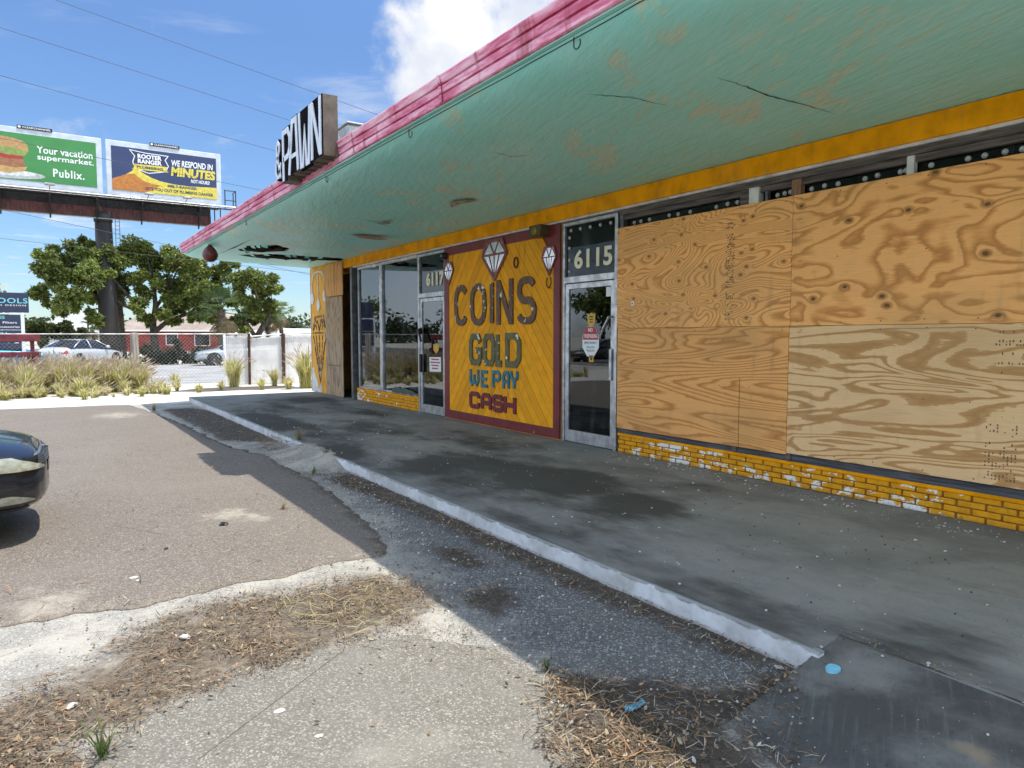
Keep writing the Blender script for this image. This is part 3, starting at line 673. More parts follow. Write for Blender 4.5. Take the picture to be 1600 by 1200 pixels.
# raised shop walkway: slab top, white kerb face, ramp slab
S = .13
def stain_f(X, Y):
    out = np.zeros_like(X)
    for cx, cy, rx, ry, k in ((4.2, 5.75, .8, .9, 1.0), (3.9, 6.8, 1.0, 1.3, .75), (4.17, 4.4, .6, .5, .95), (3.5, 4.2, .5, .5, .45), (4.9, 8.2, .8, 1.6, .55), (3.25, 12.6, .5, 2.2, .85), (5.0, 16.0, .9, 1.2, .75), (3.15, 8.6, .4, 1.6, .7), (3.1, 3.0, .35, 1.5, .5), (3.3, 1.6, .5, .6, .6), (4.2, 10.5, .9, 1.6, .5), (3.6, 6.2, .6, 2.2, .62), (4.6, 7.0, .8, 1.6, .5), (3.4, 10.8, .4, 2.5, .6), (3.1, 4.8, .25, 2.0, .55), (5.0, 5.0, .7, 1.0, .35), (5.2, 13.0, .8, 2.5, .5), (4.0, 14.5, .8, 2, .55)):
        out = np.maximum(out, 1.2*k*np.exp(-((X-cx)/rx)**2-((Y-cy)/ry)**2))
    return out
grid_sheet('walkway', 2.955, 6.10, -3.5, 18.32, .07, .09, M['slab'], lambda X, Y: S+.0018*npn(X, Y, 3, 9)-.13*((X < 3.13) & (Y < 1.88)), {'stain': stain_f})
k = MB(); NY = 760
ring_ = []
for i in range(NY+1):
    y = 1.86+(18.32-1.86)*i/NY
    dip = 0 if not 7.75 < y < 10.1 else math.sin((y-7.75)/2.35*math.pi)
    q = mnoise.fractal(Vector((y*1.2, 0, 4)), 1, 2, 3)*.006; e = max(0, mnoise.fractal(Vector((y*5, 3, 4)), 1, 2, 5)-.12)*.014
    ring_.append([(2.925+q, y, -.05), (2.93+q, y, S-.012-e*.6-dip*.03), (2.942+q+e*.5, y, S-.002), (2.975, y, S-.0035)])
vs = [p for r_ in ring_ for p in r_]
fs = [(i*4+a, i*4+a+1, i*4+a+5, i*4+a+4) for i in range(NY) for a in range(3)]+[(NY*4, NY*4+1, NY*4+2, NY*4+3), (3, 2, 1, 0)]
k.add(vs, fs); struct(k.build('kerb', M['kerb'], fix=True))
k = MB().box(2.955, 6.1, 1.93, 18.315, -.05, S-.012).box(3.2, 6.1, -3.5, 1.93, -.05, S-.012); struct(k.build('walkway_base', M['slab']))
# broken gravel rise where the kerb is buried
mb = MB(); n = 26
def rise(x, y):
    tx = min(1, max(0, (x-2.25)/.68)); ty = math.exp(-((y-8.95)/.95)**4)
    return -.03+(.158*tx**1.5*ty)+.014*mnoise.fractal(Vector((x*6, y*6, 1)), 1, 2, 6)+.02*ty
vs = [(2.2+.80*i/n, 7.5+2.9*k_/60, rise(2.2+.80*i/n, 7.5+2.9*k_/60)) for k_ in range(61) for i in range(n+1)]
fs = [(k_*(n+1)+i, k_*(n+1)+i+1, (k_+1)*(n+1)+i+1, (k_+1)*(n+1)+i) for k_ in range(60) for i in range(n)]
mb.add(vs, fs); me = mb.mesh('gravel_rise', M['apron'], True)
for a_, v_ in (('sd_mulch', 9), ('sd_gravel_shade', 9), ('sd_sand', 9)):
    q = me.attributes.new(a_, 'FLOAT', 'POINT'); q.data.foreach_set('value', [v_]*len(vs))
q = me.attributes.new('sd_dirt', 'FLOAT', 'POINT'); q.data.foreach_set('value', [.05+min(abs(v[1]-7.75)*.7, math.hypot((v[0]-3.0)*1.4, v[1]-9.9)*.9) for v in vs])
struct(link('gravel_rise', me))
def ramp_z(x, y): t = min(1, max(0, (x-2.27)/.92)); return .008+.124*t**.85
rp = MB(); n = 44; m_ = 70
def ramp_edge(y):                       # left edge of the slab as y runs towards the camera
    return (2.275 if y > 1.8 else 2.275-.11*(1.8-y)/.35 if y > 1.45 else 2.165-.16*(1.45-y)/.9)+.012*mnoise.fractal(Vector((y*8, 1, 2)), 1, 2, 4)
for j_ in range(m_+1):
    for i in range(n+1):
        x = 0; yy = 1.92-(1.92+3.0)*(j_/m_)**1.6; x0 = ramp_edge(yy); x = x0+(3.195+.010*mnoise.fractal(Vector((yy*7, 5, 2)), 1, 2, 4)-x0)*i/n
        y = yy-.10*(1-i/n)*(1 if j_ == 0 else max(0, 1-j_/6))+(.008*mnoise.fractal(Vector((x*9, 3, 2)), 1, 2, 4) if j_ == 0 else 0)
        rp.v.append((x, y, ramp_z(x, y)+.002*mnoise.noise(Vector((x*4, y*4, 0)))))
for j_ in range(m_):
    for i in range(n): q = j_*(n+1)+i; rp.f.append((q, q+n+1, q+n+2, q+1)); rp.mi.append(0); rp.col.append((1, 1, 1))
ed = [i for i in range(n+1)]+[j_*(n+1)+n for j_ in range(1, m_+1)]
edl = [j_*(n+1) for j_ in range(m_+1)]
for L_ in (ed, edl):
    b0 = len(rp.v); rp.v += [(rp.v[i][0], rp.v[i][1], -.03) for i in L_]
    for k_ in range(len(L_)-1): rp.f.append((L_[k_], L_[k_+1], b0+k_+1, b0+k_)); rp.mi.append(0); rp.col.append((1, 1, 1))
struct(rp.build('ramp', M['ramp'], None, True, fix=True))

# ------------------------------------------------------------------ the shop building
WX = 6.03; TOP = 3.115; NEAR = -3.5
shop = thing('pawn_shop', (WX, 8, S), 'single storey yellow pawn shop with deep green canopy, pink edge and boarded shopfront', 'building')
def part(mb, name, mat, parent=shop, smooth=False, label=None, fix=False):
    o = mb.build(name, mat, parent, smooth, fix)
    if label: o['label'] = label
    return o
w = MB()
w.box(6.0, 6.35, 17.30, 18.56, S, 3.34)                     # end pillar
w.box(6.35, 15, 18.30, 18.56, S, 3.6); w.box(5.972, 6.348, 17.3, 18.50, 3.342, 3.612)                       # end wall
part(w, 'end_wall', M['orange_wall'])
w = MB(); w.box(5.985, 6.0, 18.545, 18.575, S, 3.33); part(w, 'corner_trim', M['white'])
# patch of white base coat low on the pillar
pp = [(0, 0), (.95, 0), (1.0, .12), (.86, .22), (.74, .12), (.62, .10), (.55, .3), (.30, .42), (.12, .62), (0, .60)]
w = MB(); w.prism(jag([(a*.72, b) for a, b in pp], .03, .02, 9, 3), wallP(6.0, 18.54, S+.004), 0, .003); part(w, 'bare_patch', M['white'])
# inside: back wall, floor, partitions, ceiling
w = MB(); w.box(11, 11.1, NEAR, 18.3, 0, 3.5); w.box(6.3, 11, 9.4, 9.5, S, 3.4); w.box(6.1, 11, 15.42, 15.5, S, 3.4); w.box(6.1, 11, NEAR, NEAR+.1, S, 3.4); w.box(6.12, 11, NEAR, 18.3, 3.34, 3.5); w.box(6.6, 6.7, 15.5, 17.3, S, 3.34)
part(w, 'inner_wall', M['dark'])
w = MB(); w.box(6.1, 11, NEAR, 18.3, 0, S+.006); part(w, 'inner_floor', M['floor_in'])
w = MB(); w.box(5.995, 6.3, 7.80, 11.12, S, 3.14); part(w, 'wall', M['orange_wall'])
# counters and shelves seen dimly through the glass
m_ctr = simple('old counter', (.22, .22, .21), .5)
for y0, y1, x, h in ((12.6, 14.9, 8.2, 1.05), (10.2, 11.6, 8.8, 1.0), (6.9, 7.5, 8.0, 1.0)):
    w = MB(); w.bbox(x, x+.6, y0, y1, S, S+h, .02); part(w, 'counter', m_ctr)
w = MB(); w.box(5.93, 6.36, NEAR, 17.3, 3.143, 3.338); part(w, 'header_beam', M['orange'])
w = MB(); w.box(5.955, 6.36, NEAR, 15.6, 3.116, 3.1425); part(w, 'beam_trim', M['white'])
w = MB(); w.box(5.985, 6.2, NEAR, 6.62, 3.055, 3.1155); w.box(6.02, 6.2, NEAR, 6.62, 3.0, 3.0545); part(w, 'window_header', M['oldwood'])

# brick plinths: real bricks on a mortar core
m_mortar = simple('painted mortar', (.26, .11, .010), .8, 0, .4, 20)
def plinth(y0, y1, z1=.37, seed=0):
    r = random.Random(seed); b = MB(); rows = 4; h = (z1-S)/rows
    for j in range(rows):
        y = y0-(.11 if j % 2 else 0)
        while y < y1:
            a, e = max(y0, y), min(y1, y+.205)
            if e-a > .03:
                b.c = (r.random(), r.random(), 0); dx = r.uniform(-.002, .003)
                b.bbox(6.0+dx, 6.09, a+.0045, e-.0045, S+j*h+.004, S+(j+1)*h-.0045, .006)
            y += .213
    o = b.build('brick_plinth', M['brick'], shop)
    c = MB(); c.c = (.4, .4, 0); c.box(6.013, 6.12, y0, y1, S, z1-.004); c.build('mortar', m_mortar, o)
    c = MB(); c.c = (.3, .3, 0); c.bbox(5.992, 6.12, y0, y1, z1-.004, z1+.030, .006); c.build('sill', M['orange'], o)
plinth(NEAR, 6.63, .342, 1); plinth(12.235, 15.40, .375, 2)
w = MB(); w.box(6.0, 6.16, NEAR, 6.62, .3725, .475); w.box(6.035, 6.16, NEAR, 6.62, .4755, .50); part(w, 'window_sill', M['greywood'])

# left shop window
def window(y0, y1, z0, z1, mull=()):
    f = MB(); x0, x1 = 6.02, 6.075
    for a, b in ((y0, y0+.05), (y1-.05, y1)): f.bbox(x0, x1, a, b, z0, z1, .004)
    for m_ in mull: f.bbox(x0-.015, x1, m_-.11, m_-.02, z0, z1, .004); f.bbox(x0, x1+.02, m_+.005, m_+.06, z0, z1, .004)
    f.bbox(x0, x1, y0+.05, y1-.05, z0, z0+.045, .004); f.bbox(x0, x1, y0+.05, y1-.05, z1-.04, z1, .004)
    o = f.build('window', M['alu'], shop)
    g_ = MB(); ys = [y0+.05]+[m_ for m_ in mull]+[y1-.05]
    for a, b in zip(ys[:-1], ys[1:]):
        g2 = MB(); g2.box(6.045, 6.051, a+.003, b-.003, z0+.045, z1-.04); p = g2.build('pane', M['glass'], o)
    return o
window(12.235, 15.33, .41, 3.10, (14.05,))
# tattered film strip along the top and foot of that window
w = MB(); w.prism(jag([(0, 0), (3.0, 0), (3.0, .045), (2.4, .06), (1.7, .02), (1.0, .07), (.5, .03), (0, .05)], .04, .02, 6, 5), lambda u, v, d: (6.016-d, 15.3-u, 3.11-v), 0, .004); part(w, 'torn_film', M['white'])
w = MB(); w.prism(jag([(0, 0), (1.25, .0), (1.25, .05), (.5, .13), (.1, .10)], .05, .02, 6, 6), wallP(6.014, 13.5, .43), 0, .004); part(w, 'torn_liner', simple('green film', (.05, .075, .07), .4))

# doors with numbered transoms
def door(y0, y1, number, wide, labels):
    z0, zt, zd = S, 3.10, 2.30
    x0, x1 = 5.995, 6.075
    d = MB(); d.bbox(x0, x1, y0, y0+.05, z0, zt, .004); d.bbox(x0, x1, y1-.05, y1, z0, zt, .004)
    d.bbox(x0-.004, x1, y0+.05, y1-.05, zd-.01, zd+.075, .004); d.bbox(x0, x1, y0+.05, y1-.05, zt-.045, zt, .004)
    o = d.build('door', M['alu'], shop); o['label'] = labels
    l = MB(); a, b = y0+.056, y1-.056; lx0, lx1 = 6.01, 6.055
    l.bbox(lx0, lx1, a, a+.07, z0+.012, zd-.018, .004); l.bbox(lx0, lx1, b-.07, b, z0+.012, zd-.018, .004)
    l.bbox(lx0, lx1, a+.07, b-.07, z0+.012, z0+.17, .004); l.bbox(lx0, lx1, a+.07, b-.07, zd-.09, zd-.018, .004)
    l.build('door_leaf', M['alu'], o)
    p = MB(); p.box(6.03, 6.036, a+.07, b-.07, z0+.17, zd-.09); p.build('pane', M['glass'], o)
    t = MB(); t.box(6.03, 6.036, y0+.05, y1-.05, zd+.075, zt-.045); t.build('transom_pane', M['glass_dark'], o)
    t = MB(); t.box(6.14, 6.16, y0+.01, y1-.01, zd+.03, zt+.01); t.build('transom_backing', M['panel_dark'], o)
    return o
d17 = door(11.14, 12.225, '6117', 1, 'narrow aluminium glass door left of the yellow mural')
text('house_number', '6117', wallP(6.022, 11.92, 2.49), 0, 0, .70, .255, 0, M['cream'], d17, .05, .0, 1.05)
d15 = door(6.665, 7.775, '6115', 1, 'aluminium glass door with warning sign right of the yellow mural')
text('house_number', '6115', wallP(6.028, 7.55, 2.475), 0, 0, .76, .25, 0, M['cream'], d15, .03, .0, 1.05)
h = MB(); h.bbox(5.965, 6.012, 6.735, 6.775, 1.02, 1.42, .008); h.build('push_plate', M['alu'], d15)
h = MB(); h.tube([(6.01, 6.76, 1.82), (5.95, 6.76, 1.82), (5.94, 6.85, 1.68), (5.95, 6.90, 1.60)], .016, 8); h.build('door_handle', M['alu'], d15)
h = MB(); h.bbox(5.96, 6.012, 12.075, 12.13, .90, 1.24, .008); h.tube([(6.0, 12.1, 1.72), (5.94, 12.1, 1.70), (5.93, 11.98, 1.48)], .022, 8); h.tube([(6.0, 12.1, 1.66), (5.93, 12.1, 1.66)], .05, 12); h.build('door_handle', M['black'], d17)
# round bulbs round the edge of the right transom
bulb = None
bmat = simple('frosted bulb', (.52, .53, .52), .35)
def bulbs(pts, parent, r=.024):
    global bulb
    for x, y, z in pts:
        if bulb is None:
            b = MB(); b.lathe([(0, -.014), (r*.7, -.011), (r, 0), (r, .004)], (0, 0, 0), 'X', 12); me = b.mesh('bulb', bmat, True); bulb = me
        o = link('bulb', bulb, parent); o.location = (x, y, z)
bulbs([(6.022, 7.65, z) for z in (2.45, 2.60, 2.76, 2.90)]+[(6.022, 7.62-.2*i, 2.995) for i in range(5)], d15)
# paper signs on the doors (things taped to the glass)
P15 = wallP(6.029, 7.60, 0); P17 = wallP(6.029, 12.05, 0)
def octagon(cx, cy, rx, ry): return [(cx+rx*math.cos(math.radians(22.5+45*i))*1.08, cy+ry*math.sin(math.radians(22.5+45*i))*1.08) for i in range(8)]
m_wp = simple('white paper', (.75, .76, .78), .5, 0, .06); m_rp = simple('red print', (.42, .03, .04), .5, 0, .1); m_tp = simple('dark teal print', (.04, .16, .17), .5, 0, .1); m_yp = simple('yellow decal', (.60, .36, .03), .5, 0, .1); m_kp = simple('black print', (.03, .03, .03), .5)
nt = thing('warning_sign', (6.02, 7.2, 1.5), 'red and white eight sided no trespassing notice on the right glass door', 'sign')
b = MB(); b.prism(octagon(.40, 1.51, .165, .20), P15, 0, .003); b.build('sign_plate', m_wp, nt)
b = MB(); b.prism([(.245, 1.53), (.555, 1.53), (.555, 1.60), (.47, 1.705), (.33, 1.705), (.245, 1.60)], P15, .003, .0045); b.build('red_field', m_rp, nt)
text('lettering', 'NO', P15, .355, 1.635, .09, .05, .0045, m_wp, nt, .02, depth=.001)
text('lettering', 'TRESPASSING', P15, .262, 1.555, .276, .05, .0045, m_wp, nt, .02, depth=.001)
text('lettering', 'PRIVATE PROPERTY', P15, .275, 1.475, .25, .032, .003, m_tp, nt, .02, depth=.001)
text('lettering', 'VIOLATORS', P15, .32, 1.42, .16, .026, .003, m_tp, nt, .01, depth=.001)
text('lettering', 'PROSECUTED', P15, .32, 1.375, .16, .026, .003, m_tp, nt, .01, depth=.001)
yd = thing('alarm_sticker', (6.02, 7.18, 1.78), 'yellow shield sticker above the no trespassing notice on the glass door', 'sticker')
b = MB(); b.prism([(.33, 1.88), (.37, 1.865), (.41, 1.885), (.45, 1.865), (.49, 1.88), (.485, 1.76), (.455, 1.725), (.41, 1.705), (.365, 1.725), (.335, 1.76)], P15, 0, .003); b.build('shield', m_yp, yd)
for q in range(3):
    b = MB(); b.box(6.0245, 6.026, 7.225-.03*0, 7.155, 1.755+.035*q, 1.77+.035*q); b.build('print_line', m_kp, yd)
ys = thing('small_sticker', (6.02, 7.19, 1.28), 'small square yellow sticker just under the no trespassing notice', 'sticker')
b = MB(); b.prism([(.37, 1.24), (.46, 1.24), (.46, 1.325), (.37, 1.325)], P15, 0, .003); b.build('sticker', m_yp, ys)
b = MB(); b.prism(ring(.415, 1.282, .02, .025, 0, 360, 12)[:-1], P15, .003, .004); b.build('print_mark', m_kp, ys)
wb_ = thing('card', (6.02, 6.8, 2.15), 'small blank white card in the top right corner of the glass door', 'card')
b = MB(); b.prism([(.70, 2.08), (.79, 2.08), (.79, 2.20), (.70, 2.20)], P15, 0, .003); b.build('card', m_wp, wb_)
nt2 = thing('paper_notice', (6.02, 11.7, 1.0), 'white paper notice with red print taped low on the left glass door', 'notice')
b = MB(); b.prism([(.23, .92), (.68, .935), (.67, 1.20), (.22, 1.19)], P17, 0, .002); b.build('paper', m_wp, nt2)
for q, (a, e) in enumerate(((.30, .60), (.26, .64), (.30, .58), (.32, .56))):
    b = MB(); b.prism([(a, 1.14-.055*q), (e, 1.14-.055*q), (e, 1.165-.055*q), (a, 1.165-.055*q)], P17, .002, .003); b.build('print_line', m_rp, nt2)
as_ = thing('arrow_sign', (6.02, 11.7, 1.6), 'pale arrow board hung inside the left glass door', 'sign')
b = MB(); b.prism([(.10, 1.50), (.72, 1.50), (.86, 1.60), (.72, 1.70), (.10, 1.70)], wallP(6.06, 12.05, 0), -.02, 0); b.build('arrow_board', simple('pale khaki board', (.36, .38, .30), .6), as_)
y2 = thing('shield_sticker', (6.02, 11.6, 1.4), 'tan shield sticker under the arrow on the left glass door', 'sticker')
b = MB(); b.prism([(.38, 1.43), (.60, 1.43), (.59, 1.32), (.49, 1.26), (.39, 1.32)], P17, 0, .003); b.build('shield', m_yp, y2)

# dark transom strip, studs and bulbs above the plywood
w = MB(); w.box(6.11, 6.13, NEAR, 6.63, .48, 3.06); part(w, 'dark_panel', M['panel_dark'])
win = MB(); win.box(6.07, 6.076, NEAR, 6.62, .5, 3.0); part(win, 'pane', M['glass_dark'])
w = MB(); w.bbox(5.99, 6.09, 4.60, 4.715, .475, 3.115, .004); part(w, 'mullion', M['white'])
w = MB(); w.bbox(6.0, 6.06, 3.10, 3.16, 2.6, 3.0545, .004); part(w, 'mullion', M['white'])
w = MB(); w.bbox(6.0, 6.09, 4.725, 4.83, 2.4, 3.0, .004); part(w, 'stud', M['oldwood'])
w = MB(); w.bbox(5.993, 6.06, 4.13, 4.23, 2.4, 3.0545, .004); part(w, 'stud', M['newwood'])
w = MB(); w.bbox(6.005, 6.09, 6.575, 6.628, .475, 3.1, .004); part(w, 'mullion', M['alu_dark'])
w = MB(); w.bbox(6.0, 6.05, 4.50, 4.53, 2.4, 3.0, .004); part(w, 'mullion', M['alu_dark'])
w = MB(); w.bbox(5.985, 6.03, 4.80, 4.86, .374, .53, .004); w.bbox(5.98, 6.03, 4.16, 4.21, .374, .47, .004); part(w, 'cleat', M['oldwood'])
rb = random.Random(4)
bulbs([(6.064, y+rb.uniform(-.02, .02), 2.955+rb.uniform(-.006, .006)) for y in (6.45, 6.33, 6.2, 5.85, 5.72, 5.55, 5.2, 5.05, 4.9, 4.42, 4.36, 4.28, 4.05, 3.93, 3.80, 3.55, 3.42, 3.24, 3.18, 2.98, 2.72, 2.6, 2.48, 2.34, 2.2)], shop, .021)
w = MB(); w.box(6.36, 6.45, NEAR, 18.3, 3.116, 3.6); part(w, 'upper_wall', M['orange_wall'])

# plywood sheets: separate boards screwed over the shopfront
def board(name, label, y0, y1, z0, z1, mat, x=5.962, t=.016, group='plywood sheets over the shopfront', screws=True, tilt=0):
    th = thing(name, (x, (y0+y1)/2, z0), label, 'plywood board', group)
    b = MB(); b.bbox(x, x+t, y0, y1, z0, z1, .0015); b.build('sheet', mat, th)
    if screws:
        s_ = MB(); r = random.Random(int(y0*100+z0*10))
        for yy in np.arange(y0+.05, y1, .38):
            for zz in (z0+.035, (z0+z1)/2, z1-.035):
                if r.random() < .8: s_.lathe([(0, -.001), (.006, -.001), (.007, .001)], (x-.0005, yy+r.uniform(-.03, .03), zz+r.uniform(-.01, .01)), 'X', 6)
        s_.build('screw', M['alu_dark'], th)
    return th
stamp_m = simple('ink stamp', (.12, .085, .055), .8)
def stamps(parent, y, z0, z1, x=5.9595, seed=1, w_=.16):
    """blurred ink marks of a mill stamp: blocks of short dashes, no letters"""
    r = random.Random(seed); s_ = MB(); z = z0
    while z < z1:
        for c in range(9):
            if r.random() < .5:
                yy = y+w_*(c/8-.5); L = r.uniform(.006, .02); s_.box(x, x+.0012, yy, yy+.008, z, min(z+L, z1))
        z += .024 if r.random() < .85 else .07
    s_.build('ink_stamp', stamp_m, parent)
b1 = board('plywood_sheet', 'upper left plywood sheet with tight wavy grain beside the right glass door', 4.187, 6.625, 1.677, 2.896, mat_plywood('plywood tight grain', 1, 34, .9, str_=(.6, 1.9), kscale=2.6, kr=.62))
stamps(b1, 4.90, 1.75, 2.75, seed=3, w_=.10)
b2 = board('plywood_sheet', 'lower left plywood sheet with fine straight grain, sawn at the bottom corner', 4.195, 6.61, .44, 1.674, mat_plywood('plywood fine grain', 5, 26, .3, False, .88, str_=(.24, 2.0)))
w = MB(); w.box(5.9605, 5.963, 4.753, 4.757, .445, 1.15); w.build('saw_cut', M['void'], b2)
b3 = board('plywood_sheet', 'upper right plywood sheet with dark round knots at the edge of the photo', 1.745, 4.183, 1.677, 2.897, mat_plywood('plywood with knots', 9, 11, .9, True, 1.0, kscale=1.9, kr=.72))
b4 = board('plywood_sheet', 'lower right plywood sheet with broad blotchy grain above the peeling brick', 1.755, 4.19, .455, 1.674, mat_plywood('plywood blotchy grain', 14, 11, 1.0, False, .95, str_=(.5, 2.6), pal=((.86, .56, .29), (.62, .35, .145), (.50, .255, .095)), sharp=True))
stamps(b4, 2.33, 1.30, 1.62, seed=5, w_=.18); stamps(b4, 2.36, .50, .98, seed=8, w_=.2)
for z0, z1, sd in ((1.677, 2.897, 21), (.455, 1.674, 27)):
    board('plywood_sheet', 'plywood sheet beyond the right edge of the photo', -.70, 1.738, z0, z1, mat_plywood('plywood plain grain', sd, 10, .6, True), group='plywood sheets past the frame')
w = MB(); w.prism([(0, 0), (.12, 0), (.12, .04), (0, .04)], wallP(5.96, 6.36, 1.93), 0, .003)
tg = thing('price_tag', (5.96, 6.3, 1.95), 'tiny white paper tag stuck on the plywood beside the glass door', 'tag'); w = MB(); w.prism([(0, 0), (.045, 0), (.045, .05), (0, .05)], wallP(5.9615, 6.37, 1.945), 0, .0015); w.build('paper', m_wp, tg)
w = MB(); w.prism([(.012, .015), (.03, .015), (.03, .035), (.012, .035)], wallP(5.9598, 6.37, 1.945), 0, .0012); w.build('print_mark', m_kp, tg)
b5 = board('plywood_sheet', 'short tan plywood piece at the top of the far end beside the pillar', 15.95, 17.22, 2.53, 3.30, mat_plywood('plywood upright tan', 31, 5, .3, False, .8, 1), x=5.90, group='plywood at the far end')
b6 = board('plywood_sheet', 'tall grey weathered plywood strip standing between pillar and dark gap', 16.06, 17.24, .14, 2.52, mat_plywood('plywood upright grey', 37, 9, .4, False, .85, 1, pal=((.50, .38, .27), (.40, .285, .19), (.27, .175, .11))), x=5.925, group='plywood at the far end')
for zz in (.95, 1.0):
    s_ = MB()
    for q in range(9): s_.box(5.9225, 5.9238, 16.2+q*.105, 16.27+q*.105, zz-.09, zz-.065)
    s_.build('ink_stamp', stamp_m, b6) if zz < 1 else None
w = MB(); w.box(5.93, 6.3, 15.45, 15.55, .14, 3.14); part(w, 'jamb', M['alu_dark'])

# yellow mural board with chevron planks and cut-out letters
mural = thing('mural_board', (5.97, 9.45, .15), 'big yellow chevron board reading COINS GOLD WE PAY CASH with dark red border', 'sign board')
MX = 5.99; my0, my1, mz0, mz1 = 11.12, 7.79, .15, 3.11
PM = wallP(MX, my0, mz0); MW, MH = my0-my1, mz1-mz0
def clip(poly, n, c):
    out = []
    for i in range(len(poly)):
        a, b = poly[i], poly[(i+1) % len(poly)]
        da, db = a[0]*n[0]+a[1]*n[1]-c, b[0]*n[0]+b[1]*n[1]-c
        if da >= 0: out.append(a)
        if (da > 0) != (db > 0) and abs(da-db) > 1e-9: t = da/(da-db); out.append((a[0]+(b[0]-a[0])*t, a[1]+(b[1]-a[1])*t))
    return out
cr = random.Random(3)
for side in (0, 1):
    u0, u1 = (.17, MW*.525) if side == 0 else (MW*.525+.002, MW-.14)
    b = MB(); ang = math.radians(51 if side == 0 else 129); t = (math.cos(ang), math.sin(ang)); nrm = (-t[1], t[0]) if side == 0 else (t[1], -t[0])
    c = -4.0
    rect = [(u0, .14), (u1, .14), (u1, MH-.14), (u0, MH-.14)]
    while c < 4:
        wd = cr.choice((.135, .14, .145))
        p = clip(clip(rect, nrm, c+.0036), (-nrm[0], -nrm[1]), -(c+wd-.0036))
        if len(p) > 2:
            k_ = cr.uniform(.80, 1.08); b.c = (.86*k_, .365*k_*cr.uniform(.96, 1.03), .012); b.prism(p, PM, 0, .018+cr.uniform(0, .002))
        c += wd
    b.build('planks', M['boards'], mural)
b = MB(); b.c = (.3, .15, .01); b.box(MX-.003, MX+.004, my1+.01, my0-.01, mz0+.01, mz1-.01); b.build('backing', M['red_trim'], mural)
for q in ([(0, 0), (MW, 0), (MW, .14), (0, .14)], [(0, MH-.14), (MW, MH-.14), (MW, MH), (0, MH)], [(0, .1405), (.17, .1405), (.17, MH-.1405), (0, MH-.1405)], [(MW-.14, .1405), (MW, .1405), (MW, MH-.1405), (MW-.14, MH-.1405)]):
    b = MB(); b.prism(q, PM, 0, .026); b.build('border', M['red_trim'], mural)
m_coin = mat_letter('brown cut-out letter', (.115, .055, .028)); m_gold = mat_letter('olive cut-out letter', (.105, .10, .035), amount=.64)
m_blue = mat_letter('blue cut-out letter', (.018, .16, .23), (.35, .33, .25), .72); m_red = mat_letter('red cut-out letter', (.15, .012, .02), (.4, .25, .2), .8)
def word(chars, y_starts, z0, h, wds, sw, mat, fn=None):
    for i, (ch, ys_, wd) in enumerate(zip(chars, y_starts, wds)): letter('letter', ch, PM, my0-ys_, (z0[i] if isinstance(z0, list) else z0)-mz0, wd, h[i] if isinstance(h, list) else h, sw, .0205, mat, mural)
word('COINS', [10.74, 10.20, 9.58, 9.39, 8.83], [1.75, 1.75, 1.73, 1.74, 1.75], [.69, .68, .74, .72, .70], [.46, .50, .10, .46, .50], .105, m_coin)
word('GQLD', [10.24, 9.80, 9.42, 9.14], [1.10, 1.10, 1.10, 1.10], [.52, .52, .52, .53], [.40, .36, .22, .42], .10, m_gold)
word('WEPAY', [10.23, 9.86, 9.52, 9.22, 9.01], [.76, .75, .76, .765, .78], .28, [.30, .22, .24, .19, .22], .052, m_blue)
word('cAsH', [10.24, 9.87, 9.52, 9.19], [.385, .385, .385, .385], .28, [.33, .32, .31, .34], .072, m_red)
# mirror diamonds
def diamond(label, yc, zt, w_, h_, d=.05):
    P = wallP(5.966, yc, zt); th = thing('mirror_diamond', (5.96, yc, zt-h_), label, 'diamond decoration', 'mirror diamonds on the yellow board')
    out = [(-w_*.33, 0), (w_*.33, 0), (w_*.5, -h_*.36), (0, -h_), (-w_*.5, -h_*.36)]
    b = MB(); b.prism(out, P, -.003, .012); b.build('backing', m_dr, th)
    ins = [(u*.90, -h_*.42+(v+h_*.42)*.93) for u, v in out]
    b = MB(); b.prism(ins, P, .012, .014); b.build('mirror', m_mir, th)
    s_ = MB(); sw = w_*.045
    stroke(s_, [(u*.95, -h_*.42+(v+h_*.42)*.965) for u, v in out], sw*1.5, P, .012, .020, True)
    k_ = 0
    for a, e in (((-w_*.46, -h_*.36), (w_*.46, -h_*.36)), ((-w_*.45, -h_*.36), (-w_*.19, -.01)), ((-w_*.19, -.01), (0, -h_*.36)), ((0, -h_*.36), (w_*.19, -.01)), ((w_*.19, -.01), (w_*.45, -h_*.36)), ((-w_*.2, -h_*.36), (0, -h_*.97)), ((w_*.2, -h_*.36), (0, -h_*.97)), ((0, -h_*.36), (0, -h_*.97))):
        stroke(s_, [a, e], sw, P, .014, .0185-.0005*k_); k_ += 1
    s_.build('facet_strips', m_dr, th, fix=True)
m_dr = simple('pinkish red strip', (.23, .055, .06), .5, 0, .3, 8)
m_mir, nb_, bs_ = new_mat('old mirror'); bs_.inputs['Metallic'].default_value = .85; bs_.inputs['Roughness'].default_value = .22
nb_.put(bs_.inputs['Base Color'], nb_.mix(nb_.step(nb_.noise(nb_.obj(), 5, 4), .4, .7), (.74, .76, .78), (.55, .56, .58)))
diamond('largest mirror diamond, hung at top centre of the yellow board', 9.45, 3.07, .74, .62)
diamond('small mirror diamond at the right border of the yellow board', 8.02, 2.82, .34, .40)
diamond('smallest mirror diamond on the left border near the door numbered 6117', 10.94, 2.85, .36, .40)
